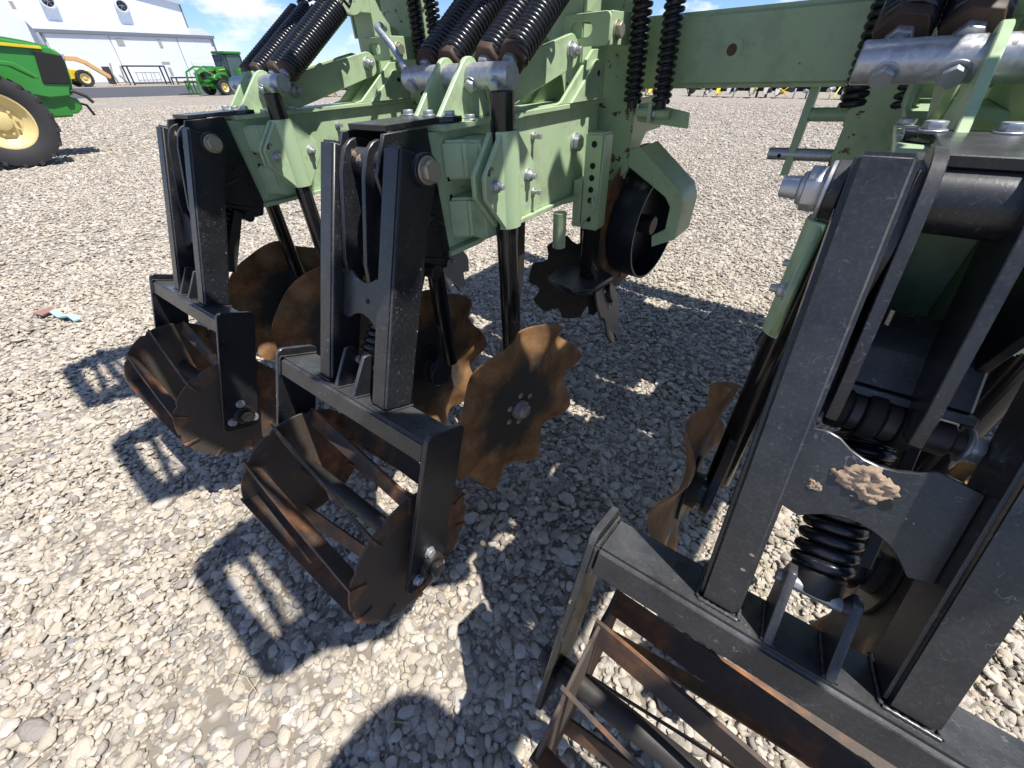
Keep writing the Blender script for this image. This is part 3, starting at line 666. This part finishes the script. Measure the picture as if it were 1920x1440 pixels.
b = MB(); b.box(-1.55, 4.2, 2.86, 3.03, -.055, .115); link('front_beam', b.mesh('front_beam', MAT['green'], .014, 35, -TO, 3), tb)
for xb in (-1.45, -.55, .30, 1.2, 2.1, 3.0):
    b = MB(); b.box(xb-.06, xb+.06, 1.7395, 2.8595, -.04, .095); link('cross_member', b.mesh('cross_member', MAT['green'], .012, 35, -TO, 2), tb)
rr_ = random.Random(11); x_ = -1.37
while x_ < 4.0:
    wd = rr_.uniform(.10, .20); y0_ = 1.76+rr_.choice((0, 0, 0, .12)); y1_ = 2.85-rr_.choice((0, 0, 0, .10))
    b = MB(); b.box(x_, x_+wd, y0_, y1_, .0955, .108); link('shade_plank', b.mesh('shade_plank', MAT['dark'], .002, 35, -TO), tb); x_ += wd+.002  # added planks hidden behind the beam, closing off sun to the ground below
# ================================================================== hangers left of the nearest unit (bolted under the toolbar)
hg = empty('spring_hanger'); HO = Vector((-.06, 1.60, -.26)); hg.matrix_world = IMP @ Matrix.Translation(HO)
tag(hg, 'pale green hanger straps with cross rods below the toolbar beside the nearest unit', 'hanger')
for x0_ in (-.158, -.034):
    b = MB(); b.prism([(1.585, -.290), (1.625, -.290), (1.665, -.0705), (1.605, -.0705)], 'x', x0_, x0_+.020); link('strap', b.mesh('strap', MAT['green'], .001, 35, -HO), hg)
b = MB(); b.cyl((-.210, 1.606, -.236), (.09, 1.606, -.230), .0165, n=20); rd = link('rod', b.mesh('rod', MAT['zinc'], .001, 35, -HO), hg)
b = MB(); b.cyl((-.178, 1.606-.0168, -.238), (-.178, 1.606-.012, -.238), .0055, n=10); link('bore', b.mesh('bore', MAT['hole'], 0, 35, -HO), rd)
b = MB(); b.cyl((-.143, 1.618, -.136), (.08, 1.618, -.132), .017, n=20); link('rod', b.mesh('rod', MAT['green'], .001, 35, -HO), hg)
for xs_, z1 in ((-.040, .25), (.058, .26)):
    b = MB(); b.helix((xs_, 1.52, -.112), (xs_-.02, 1.52, z1), .0275, .0088, 21, 7, 14); sg = link('coil_spring', b.mesh('coil_spring', MAT['spring'], 0, 60, -HO), hg)
    b = MB(); b.cyl((xs_, 1.52, -.112), (xs_-.02, 1.52, z1), .020, n=12); link('spring_core', b.mesh('spring_core', MAT['dark'], 0, 35, -HO), sg)
    b = MB(); b.prism([(1.50, -.150), (1.64, -.155), (1.64, -.115), (1.50, -.113)], 'x', xs_-.008, xs_+.008); link('spring_tab', b.mesh('spring_tab', MAT['green'], .001, 35, -HO), hg)

# braided hose behind the far unit
hs = empty('hydraulic_hose'); HS = Vector((-1.30, 1.2, 0)); hs.matrix_world = IMP @ Matrix.Translation(HS)
tag(hs, 'silver braided hydraulic hose curving down to the middle unit', 'hose')
pts = [(-1.54, 1.30, .130), (-1.50, 1.25, .134), (-1.455, 1.20, .128), (-1.415, 1.165, .118), (-1.375, 1.15, .098), (-1.340, 1.15, .070), (-1.312, 1.15, .036), (-1.296, 1.15, .012)]
b = MB(); b.tube(pts, .0105, 10); link('hose', b.mesh('hose', MAT['hose'], 0, 60, -HS), hs)
b = MB(); b.tube([(-1.305, 1.15, .026), (-1.296, 1.15, .012), (-1.286, 1.15, -.006), (-1.276, 1.15, -.028)], [.0135, .0145, .0135, .010], 12); link('fitting', b.mesh('fitting', MAT['zinc'], 0, 40, -HS), hs)

# warning panel on the machine's far end
wp = empty('warning_panel'); WO = Vector((-3.63, 3.0, 0)); wp.matrix_world = IMP @ Matrix.Translation(WO); tag(wp, 'red and orange reflective warning panel seen between the units', 'panel')
b = MB(); b.box(-.085, .065, .02, .03, -.20, .12); link('backing', b.mesh('backing', MAT['dark'], .003), wp)
b = MB(); b.box(-.052, .06, -.004, .018, -.02, .11); link('face', b.mesh('face', MAT['redp'], .002), wp)
b = MB(); b.box(-.052, .06, -.003, .018, -.19, -.024); link('face', b.mesh('face', MAT['darkred'], .002), wp)
b = MB(); b.box(-.02, .02, .03, .07, -1.3, .10); link('post', b.mesh('post', MAT['dark'], .003), wp)

# ================================================================== wing folded over the centre section (above the picture; it throws the basket shadows on the yard)
wing = empty('folded_wing'); tag(wing, 'folded wing of the implement with upturned rollers above the centre section', 'implement wing')
bmj = bmesh.new()
def add_tree(o, mat):
    for ch in o.children:
        m2 = mat @ Matrix.LocRotScale(ch.location, ch.rotation_euler, ch.scale)
        if ch.type == 'MESH' and not any(t in ch.name for t in ('nut', 'bolt', 'hook', 'stud', 'bore', 'coil', 'plug', 'lift', 'core', 'upright', 'anchor', 'mount', 'slot_', 'bracket_web', 'link_arm', 'mud', 'weld')):
            t = bmesh.new(); t.from_mesh(ch.data); t.transform(m2); tm = bpy.data.meshes.new('t'); t.to_mesh(tm); t.free(); bmj.from_mesh(tm); bpy.data.meshes.remove(tm)
        add_tree(ch, m2)
add_tree(uB, Matrix.Translation(OFF))
wm = bpy.data.meshes.new('folded_row_unit'); bmj.to_mesh(wm); bmj.free(); wm.materials.append(MAT['black'])
FLIP = Matrix(((-1, 0, 0, 0), (0, 1, 0, 0), (0, 0, -1, 0), (0, 0, 0, 1)))
WH = .37
wing.matrix_world = Matrix.Translation((0, .0, CAM_H+WH))
for k in range(-1, 2):
    o = link('folded_row_unit', wm, wing); o.matrix_local = Matrix.Translation((-.826+k*SP, -.046, 0)) @ FLIP
for x0_ in (.44,):
    b = MB(); b.prism([(.92, .10), (1.46, .10), (1.50, .16), (1.50, .46), (.88, .46), (.88, .16)], 'x', x0_, x0_+.38); link('shade_box', b.mesh('shade_box', MAT['green'], .01), wing)  # added block out of view, there to shade the ground between units
for x0_, y0_ in ((.70, .09), (1.00, -.02)):
    b = MB(); b.lathe([(.08, -.09), (.16, -.11), (.185, -.07), (.19, 0), (.185, .07), (.16, .11), (.08, .09)], (x0_, y0_, .68), (1, 0, 0), 36); link('shadow_tyre', b.mesh('shadow_tyre', MAT['rubber'], 0, 40), wing)  # added unseen tyres, shaped to throw a rounded shadow on the gravel
b = MB(); b.box(.83, .87, .0, 1.56, .66, .76); link('shadow_tyre_arm', b.mesh('shadow_tyre_arm', MAT['green'], .01), wing)  # added support for the shadow-casting tyres, likewise out of view
b = MB(); b.box(-1.6, 4.2, 1.561, 1.739, -.118, .060); link('wing_beam', b.mesh('wing_beam', MAT['green'], .012), wing)

# ================================================================== white building
ea = Vector((.1022, .9948, 0)); na_ = Vector((.9948, -.1022, 0)); A0 = Vector((-71.87, 14.96, 0))
bd = empty('metal_building', A0); bd.rotation_euler = (0, 0, math.atan2(-.1022, .9948))   # local x = outward normal, local y = along the wall
tag(bd, 'large white metal building with round vents and a sliding-door annex', 'building')
ML = MAT['white']
def bpart(nm, mb, mat, parent=None, bevel=0, ang=30): return link(nm, mb.mesh(nm, MAT[mat], bevel, ang), parent or bd)
# main gabled block behind the annex
b = MB(); prof = [(-38, 0), (12.7, 0), (12.7, 7.65), (-12.7, 12.3), (-38, 7.65)]
b.prism(prof, 'x', -34, -4, None); wall = bpart('wall', b, 'clad')
b = MB(); b.prism([(12.9, 7.50), (13.0, 7.74), (-12.7, 12.55), (-38.4, 7.74), (-38.3, 7.50), (-12.7, 12.32)], 'x', -34.4, -3.7); bpart('roof', b, 'roofm')
b = MB(); b.prism([(12.72, 0), (12.86, 0), (12.86, 7.55), (12.72, 7.55)], 'x', -4.1, -3.94); bpart('corner_trim', b, 'trim', wall)
# annex with two sliding doors under a short canopy
b = MB(); b.prism([(-4.0, 0), (-.12, 0), (-.12, 4.35), (-4.0, 5.20)], 'y', -2.0, 13.95, None); an = bpart('annex', b, 'clad')
b = MB(); b.prism([(-4.0, 5.24), (.18, 4.40), (.18, 4.52), (-4.0, 5.36)], 'y', -2.3, 14.2, None); bpart('annex_roof', b, 'roofm', an)
b = MB(); b.box(.10, .19, -2.3, 14.2, 4.22, 4.50); bpart('fascia', b, 'trim', an)
for y0, y1 in ((-1.75, 3.55), (3.62, 10.0), (10.07, 13.6)):
    b = MB(); b.box(-.12, .02, y0, y1, .05, 4.2); bpart('sliding_door', b, 'clad', an)
for yy in (-2.02, 13.9):
    b = MB(); b.box(-.06, .06, yy, yy+.12, 0, 4.22); bpart('door_jamb', b, 'trim', an)
for y0, y1, z0, z1, mt in ((4.1, 4.75, 3.35, 3.95, 'brown'), (8.05, 8.35, 3.25, 3.95, 'brown'), (7.55, 8.35, 1.75, 1.95, 'brown'), (7.95, 8.25, .65, 1.4, 'brown'), (-3.0, -2.7, 5.9, 6.5, 'brown')):
    b = MB(); b.box(.021, .06, y0, y1, z0, z1); bpart('hatch_panel', b, mt, an)
for yv, zv in ((.35, 6.95), (6.75, 7.0), (-6.5, 6.9)):
    b = MB(); b.lathe([(.42, -.02), (.66, -.02), (.66, .55), (.52, .60), (.48, .55), (.44, .1), (0, .1)], (-4, yv, zv), (1, 0, 0), 28); vt = bpart('round_vent', b, 'white', None, 0, 40)
    b = MB(); b.cyl((-3.88, yv, zv), (-3.86, yv, zv), .43, n=24); bpart('vent_throat', b, 'dark', vt)
    for q in (0, 1.05, 2.1):
        b = MB(); c_, s_ = math.cos(q)*.43, math.sin(q)*.43; b.cyl((-3.6, yv-c_, zv-s_), (-3.6, yv+c_, zv+s_), .035, n=6); bpart('vent_blade', b, 'trim', vt)

# ================================================================== tractors
def wheel(parent, c, r, wd, rimr, lugs=20, side=1, name='wheel'):
    """wheel with axle along local x"""
    c = Vector(c); b = MB(); h = wd/2
    b.lathe([(rimr, -h*.78), (rimr+.03, -h*.9), (r*.86, -h*1.0), (r*.95, -h*.92), (r*.955, h*.92), (r*.86, h*1.0), (rimr+.03, h*.9), (rimr, h*.78)], (0, 0, 0), (1, 0, 0), 48)
    wl = link(name, b.mesh('tyre', MAT['rubber'], 0, 35), parent, c)
    b = MB()
    for k in range(lugs):
        for s_ in (-1, 1):
            t = 2*math.pi*(k+(.5 if s_ > 0 else 0))/lugs; dt = .15; wl_ = .085
            P_ = []
            for (xx, tt, rr) in ((s_*h*.02, t, r*.94), (s_*h*.02, t+wl_, r*.94), (s_*h*1.0, t-dt, r*.90), (s_*h*1.0, t-dt+wl_*1.1, r*.90), (s_*h*.02, t+.01, r*1.0), (s_*h*.02, t+wl_-.01, r*1.0), (s_*h*1.02, t-dt+.01, r*.985), (s_*h*1.02, t-dt+wl_*1.1-.01, r*.985)):
                P_.append(b.bm.verts.new((xx, rr*math.cos(tt), rr*math.sin(tt))))
            for f in ((0, 1, 3, 2), (4, 6, 7, 5), (0, 4, 5, 1), (2, 3, 7, 6), (0, 2, 6, 4), (1, 5, 7, 3)): b.bm.faces.new([P_[i] for i in f])
    tr = link('tread_lugs', b.mesh('tread_lugs', MAT['rubber'], 0, 35), wl); tr['kind'] = 'stuff'
    b = MB(); b.lathe([(rimr+.035, .78*h), (rimr+.03, .86*h), (rimr-.005, .84*h), (rimr-.05, .55*h), (rimr*.72, .42*h), (rimr*.66, .30*h), (rimr*.36, .36*h), (rimr*.34, .62*h), (rimr*.20, .70*h), (0, .70*h)], (0, 0, 0), (side, 0, 0), 40)
    rm = link('rim', b.mesh('rim', MAT['rim'], 0, 30), wl)
    b = MB()
    for k in range(10):
        t = k*.6283; p = Vector((side*.36*h, rimr*.50*math.cos(t), rimr*.50*math.sin(t))); b.cyl(p, p+Vector((side*.03, 0, 0)), .022, n=6)
    rs = link('wheel_nuts', b.mesh('wheel_nuts', MAT['rim'], 0, 35), wl); rs['kind'] = 'stuff'
    return wl
def tractor(name, label, loc, rz, front_r, loader=False, k=1.0):
    """origin on the ground under the front axle, +y = forward"""
    t = empty(name, loc, rz); t.scale = (k, k, k); tag(t, label, 'tractor')
    for sx in (1, -1):
        wheel(t, (sx*.92, 0, front_r), front_r, .42, front_r*.56, 18, sx, 'front_wheel'); wheel(t, (sx*.95, -2.75, .92), .92, .52, .53, 22, sx, 'rear_wheel')
    b = MB()   # hood, sides flared, nose rounded
    for_prof = [(1.16, .90), (1.28, 1.14), (1.345, 1.50), (1.24, 1.63), (.95, 1.70), (.4, 1.79), (-.4, 1.88), (-1.2, 1.95), (-1.2, 1.05), (-.2, 1.02), (.45, .98), (.85, .88)]
    b.prism(for_prof, 'x', -.42, .42, lambda x, y, z: (x*(1 - .16*max(0, y)/1.3)*(1 if z < 1.6 else .86), y, z)); hd = link('hood', b.mesh('hood', MAT['jgreen'], .05, 35, None, 3), t)
    for sx in (1, -1):
        b = MB(); xs_ = sorted((sx*.40, sx*.434)); b.prism([(1.235, 1.10), (1.315, 1.50), (.98, 1.57), (.86, 1.12)], 'x', xs_[0], xs_[1], lambda x, y, z: (x*(1 - .16*max(0, y)/1.3)+sx*.008, y, z)); link('side_grille', b.mesh('side_grille', MAT['hole'], .01), hd)
        b = MB(); b.prism([(1.10, 1.585), (1.10, 1.625), (-1.1, 1.80), (-1.1, 1.74)], 'x', *sorted((sx*.34, sx*.440)), lambda x, y, z: (x*(1 - .16*max(0, y)/1.3)+sx*.002, y, z)); link('stripe', b.mesh('stripe', MAT['jyellow'], .004), hd)
        b = MB(); b.box(*sorted((sx*.15, sx*.36)), 1.30, 1.35, 1.44, 1.54, None); link('headlight', b.mesh('headlight', MAT['zinc'], .015), hd)
        b = MB(); b.prism([(-.20, 1.06), (-.18, 1.06), (-.02, 1.72), (-.04, 1.72)], 'x', *sorted((sx*.40, sx*.4325))); link('panel_gap', b.mesh('panel_gap', MAT['hole'], 0), hd)
        b = MB(); b.prism([(-1.1, 1.10), (-.35, 1.10), (-.25, 1.40), (-1.1, 1.45)], 'x', *sorted((sx*.40, sx*.4335))); link('side_screen', b.mesh('side_screen', MAT['hole'], .01), hd)
        b = MB(); b.prism([(.75, 1.22), (.55, 1.40), (.0, 1.50), (-.55, 1.42), (-.72, 1.20), (-.70, 1.17), (-.5, 1.36), (0, 1.44), (.5, 1.35), (.72, 1.19)], 'x', *sorted((sx*.74, sx*1.12))); link('front_fender', b.mesh('front_fender', MAT['jgreen'], .01), t)
        b = MB(); b.prism([(-1.75, 1.0), (-1.95, 1.75), (-2.75, 1.98), (-3.6, 1.70), (-3.55, 1.62), (-2.75, 1.88), (-2.02, 1.68), (-1.83, 1.0)], 'x', *sorted((sx*.68, sx*1.18))); link('rear_fender', b.mesh('rear_fender', MAT['jgreen'], .01), t)
    b = MB(); b.box(-.30, .30, -2.9, 1.05, .62, 1.05); link('chassis', b.mesh('chassis', MAT['jgreen'], .03), t)
    b = MB(); b.box(-.78, .78, -.13, .13, front_r-.13, front_r+.11); link('front_axle', b.mesh('front_axle', MAT['jgreen'], .03), t)
    b = MB(); b.prism([(.5, .70), (1.12, .66), (1.24, .74), (1.24, .88), (1.05, .96), (1.00, 1.08), (.5, 1.08)], 'x', -.27, .27); fs = link('front_support', b.mesh('front_support', MAT['jgreen'], .02), t)
    b = MB(); b.tube([(.22, .85, 1.0), (.30, 1.0, 1.02), (.32, 1.22, 1.0), (.32, 1.36, .92), (.32, 1.42, .82)], .028, 8); link('hitch_hook', b.mesh('hitch_hook', MAT['dark'], 0, 50), fs)
    b = MB(); b.tube([(.2, 1.22, .82), (.22, 1.32, .78), (.22, 1.36, .62)], .022, 8); link('hitch_pin', b.mesh('hitch_pin', MAT['dark'], 0, 50), fs)
    b = MB(); b.prism([(-1.22, 1.0), (-1.15, 1.95), (-1.35, 2.78), (-2.75, 2.80), (-2.95, 1.9), (-2.8, 1.0)], 'x', -.72, .72, lambda x, y, z: (x*(1 if z < 2 else .93), y, z)); cb = link('cab', b.mesh('cab', MAT['glassd'], .03), t)
    b = MB(); b.box(-.80, .80, -2.95, -1.20, 2.80, 2.98); link('cab_roof', b.mesh('cab_roof', MAT['jgreen'], .06, 35, None, 2), cb)
    for sx in (1, -1):
        for (y0, y1) in ((-1.18, -1.34), (-2.86, -2.76)):
            b = MB(); b.cyl((sx*.735, y0, 1.0), (sx*.69, y1, 2.82), .045, n=8); link('cab_post', b.mesh('cab_post', MAT['hole'], 0), cb)
    b = MB(); b.cyl((.30, -.95, 1.9), (.30, -.95, 2.75), .06, n=12); link('exhaust', b.mesh('exhaust', MAT['dark'], .01), hd)
    if loader:
        for sx in (1, -1):
            b = MB(); b.box(*sorted((sx*.50, sx*.62)), -.35, -.05, .7, 1.95); b.box(*sorted((sx*.49, sx*.63)), .55, .80, .62, .80); ld = link('loader_mast', b.mesh('loader_mast', MAT['jgreen'], .01), t)
            b = MB(); b.tube([(sx*.56, -.2, 1.88), (sx*.56, .9, 1.95), (sx*.56, 1.75, 1.60), (sx*.56, 2.05, .45)], .085, 4); link('loader_arm', b.mesh('loader_arm', MAT['jgreen'], .005), t)
            b = MB(); b.tube([(sx*.56, -.15, 1.2), (sx*.56, 1.0, 1.75)], .045, 8); link('loader_ram', b.mesh('loader_ram', MAT['zinc'], 0), t)
            b = MB(); b.box(*sorted((sx*.30, sx*.40)), 2.15, 3.2, .14, .20); link('fork', b.mesh('fork', MAT['dark'], .005), t)
        b = MB(); b.box(-.75, .75, 2.05, 2.14, .12, .22); b.box(-.75, .75, 2.05, 2.14, .95, 1.05)
        for xx in (-.7, -.25, .2, .65): b.box(xx, xx+.06, 2.05, 2.14, .22, .95)
        link('fork_carriage', b.mesh('fork_carriage', MAT['jgreen'], .005), t)
    return t
tractor('tractor', 'green tractor with yellow front wheel at the left edge of the yard', (-12.22, .95, 0), 0, .665)
tractor('tractor', 'small green loader tractor with forks parked before the white building', (-33.6, 13.0, 0), R(196), .55, True, .72)

# telehandler
th = empty('telehandler', (-58.5, 11.6, 0), R(8)); tag(th, 'yellow and orange telehandler with lowered boom near the building', 'telehandler')
for sx in (1, -1):
    for yy in (0, -2.9): wheel(th, (sx*1.0, yy, .62), .62, .40, .34, 16, sx)
b = MB(); b.prism([(.75, .75), (.75, 1.15), (-.6, 1.25), (-1.0, 1.5), (-3.9, 1.5), (-4.0, .7), (-.9, .55)], 'x', -.75, .75); link('chassis', b.mesh('chassis', MAT['jyellow'], .04), th)
b = MB(); b.prism([(-4.0, 2.35), (.4, 2.15), (1.0, 1.85), (2.35, .75), (2.15, .52), (.75, 1.62), (.2, 1.82), (-4.0, 1.95)], 'x', .1, .45); link('boom', b.mesh('boom', MAT['orange'], .03), th)
b = MB(); b.prism([(-.9, 1.5), (-1.05, 2.35), (-2.2, 2.4), (-2.3, 1.5)], 'x', -.75, .0); link('cab', b.mesh('cab', MAT['glassd'], .04), th)
b = MB(); b.box(-.65, .65, 2.25, 2.36, .15, 1.45); link('fork_carriage', b.mesh('fork_carriage', MAT['dark'], .01), th)
for xx in (-.45, .33):
    b = MB(); b.box(xx, xx+.12, 2.36, 3.5, .12, .18); link('fork', b.mesh('fork', MAT['orange'], .005), th)

# steel frames lying in front of the building
for (px, py, wd, hh, lab) in ((-60.2, 17.3, 3.3, 1.55, 'taller dark steel frame table in front of the building'), (-59.4, 20.6, 2.9, .62, 'low dark steel frame lying right of the taller frame table')):
    fr_ = empty('steel_frame', (px, py, 0), R(3)); tag(fr_, lab, 'steel frame')
    for q in ((0, 'top_rail', -.55), (1, 'top_rail', .55)):
        b = MB(); b.box(q[2]-.06, q[2]+.06, -wd/2, wd/2, hh-.12, hh); link('top_rail', b.mesh('top_rail', MAT['dark'], .01), fr_)
    for yy in (-wd/2+.002, wd/2-.122):
        for xx in (-.55, .55):
            b = MB(); b.box(xx-.05, xx+.05, yy, yy+.12, 0, hh-.121); link('leg', b.mesh('leg', MAT['dark'], .01), fr_)
        b = MB(); b.box(-.489, .489, yy, yy+.12, hh-.12, hh-.01); link('end_rail', b.mesh('end_rail', MAT['dark'], .01), fr_)
    b = MB(); b.box(.46, .56, -wd/2+.13, wd/2-.13, .10, .20); link('bottom_rail', b.mesh('bottom_rail', MAT['dark'], .01), fr_)
# pallet rack and scrap by the tables
sr = empty('ladder_rack', (-60.8, 17.5, 0), R(3)); tag(sr, 'pale lattice rack standing inside the taller steel frame', 'rack')
for zz in (.35, .95):
    b = MB(); b.box(-.03, .03, -1.0, 1.1, zz, zz+.07); link('rail', b.mesh('rail', MAT['zinc'], .005), sr)
for k in range(6):
    b = MB(); b.cyl((0, -.9+k*.38, 0), (0, -.9+k*.38+(.12 if k % 2 else 0), 1.02), .03, n=6); link('upright', b.mesh('upright', MAT['zinc'], 0), sr)
pk = empty('scrap_pile', (-60.5, 14.9, 0)); tag(pk, 'small heap of grey machine parts left of the steel frame', 'scrap')
for k, (yy, hh, tl) in enumerate(((-.6, 1.7, .5), (-.1, 1.2, -.3), (.35, 1.5, .25), (.7, .8, -.5))):
    b = MB(); b.tube([(0, yy, 0), (.1, yy+tl*.5, hh*.5), (0, yy+tl, hh)], .09, 6); link('bent_bar', b.mesh('bent_bar', MAT['brown'], 0), pk)
sg_ = empty('sign_board', (-69.2, 26.3, 0), R(-6)); tag(sg_, 'white and blue board standing at the right end of the annex', 'sign board')
b = MB(); b.box(-.10, .10, -1.25, 1.25, .25, 2.0); link('board', b.mesh('board', MAT['white'], .03), sg_)
b = MB(); b.box(.101, .115, -.05, 1.0, .75, 1.55); link('blue_print', b.mesh('blue_print', MAT['blue'], 0), sg_)
for yy in (-1.0, .9):
    b = MB(); b.box(-.05, .05, yy, yy+.1, 0, .249); link('leg', b.mesh('leg', MAT['trim'], 0), sg_)

# rows of stored yellow row-crop heads behind the implement
def yellow_head(loc, rz, lab, width=4.2, seed=0):
    r_ = random.Random(seed); h = empty('stored_header', loc, rz); tag(h, lab, 'header', 'yellow headers stored along the yard')
    b = MB(); b.box(-width/2, width/2, .45, .70, .30, .55); link('beam', b.mesh('beam', MAT['hole'], .02), h)
    b = MB(); b.box(-width/2, width/2, .40, .52, .62, 1.0); link('back_sheet', b.mesh('back_sheet', MAT['jyellow'], .02), h)
    nn = int(width/.55)
    for k in range(nn):
        x = -width/2+.3+k*.55+r_.uniform(-.12, .12); u_ = r_.random(); hz = r_.uniform(.5, 1.15)
        if u_ < .62:
            b = MB(); b.prism([(-.75, .16), (-.70, .30*hz), (-.1, .62*hz), (.38, .72*hz), (.38, .25), (-.1, .15)], 'x', x-.14, x+.14, lambda xx, y, z: (x+(xx-x)*(.35 if y < -.5 else 1)+.1*y*(hz-.8), y, z)); link('snout', b.mesh('snout', MAT['jyellow' if u_ < .48 else 'brown'], .02), h)
        b = MB(); b.cyl((x+.15, -.2, .20+.2*hz), (x+.15+r_.uniform(-.2, .2), .3, .42*hz), .06+.08*r_.random(), n=8); link('gathering_unit', b.mesh('gathering_unit', MAT[r_.choice(('dark', 'zinc', 'hole', 'jyellow'))], .005), h)
        if r_.random() < .6:
            b = MB(); b.tube([(x, -.5, .1), (x+r_.uniform(-.3, .3), -.1, .35*hz), (x+r_.uniform(-.3, .3), .2, .85*hz)], .03, 6); link('bent_arm', b.mesh('bent_arm', MAT[r_.choice(('dark', 'hole', 'zinc', 'jyellow'))], 0), h)
        if r_.random() < .7:
            b = MB(); wr = r_.uniform(.13, .24); b.cyl((x+.26, .05, wr), (x+.32, .05, wr), wr, n=14); link('guide_wheel', b.mesh('guide_wheel', MAT[r_.choice(('rubber', 'zinc', 'rim'))], .005), h)
    for xx in (-width/2+.2, width/2-.3):
        b = MB(); b.box(xx, xx+.1, .3, .7, 0, .30); link('stand', b.mesh('stand', MAT['dark'], .005), h)
    return h
yl = [((-25.6, 17.0, 0), R(40), 'yellow header seen under the far unit, left of the middle unit'), ((-29.5, 15.2, 0), R(30), 'yellow header partly behind the far unit frame'),
      ((-8.2, 30.2, 0), R(8), 'yellow header at left end of the row visible under the toolbar'), ((-4.2, 31.3, 0), R(5), 'yellow header in the middle of the row under the toolbar'),
      ((-.2, 32.4, 0), R(4), 'yellow header at right end of the row under the toolbar'), ((4.0, 33.5, 0), R(6), 'yellow header farthest right behind the nearest unit'), ((-13.0, 29.0, 0), R(12), 'yellow header hidden mostly behind the middle unit')]
for k, (lo, rz, lb) in enumerate(yl): yellow_head(lo, rz, lb, seed=k)

# ================================================================== small litter on the gravel
lt = empty('litter_wrapper', (-3.81, .03, .03), R(20)); tag(lt, 'flattened teal and brown wrapper lying on the gravel at left', 'litter')
b = MB(); pts2 = [(-.11, -.02), (-.04, -.028), (.06, -.018), (.12, -.028), (.13, .012), (.05, .02), (-.05, .015), (-.12, .026)]
b.prism(pts2, 'z', .0, .012, lambda x, y, z: (x, y, z+.012*math.sin(x*40)+.03*abs(x))); link('wrapper', b.mesh('wrapper', MAT['teal'], .002), lt)
b = MB(); b.prism([(-.24, -.05), (-.15, -.05), (-.14, .03), (-.22, .05)], 'z', 0, .012, lambda x, y, z: (x, y, z+.01*math.sin(y*60))); link('torn_label', b.mesh('torn_label', MAT['brownred'], .002), lt)
b = MB()
for k in range(150):
    t = HEAD+random.uniform(-1.2, 1.2); r_ = random.uniform(.4, 3.2); x, y = r_*math.cos(t), r_*math.sin(t); a_ = random.uniform(0, 6.28); l_ = random.uniform(.03, .14); z_ = random.uniform(.022, .034)
    b.tube([(x, y, z_), (x+l_*.5*math.cos(a_), y+l_*.5*math.sin(a_), z_+random.uniform(0, .012)), (x+l_*math.cos(a_+.2), y+l_*math.sin(a_+.2), z_)], .0011, 4)
tag(link('dry_straw', b.mesh('dry_straw', MAT['straw'], 0, 60)), 'thin dry straw stems scattered over the gravel', 'straw', kind='stuff')
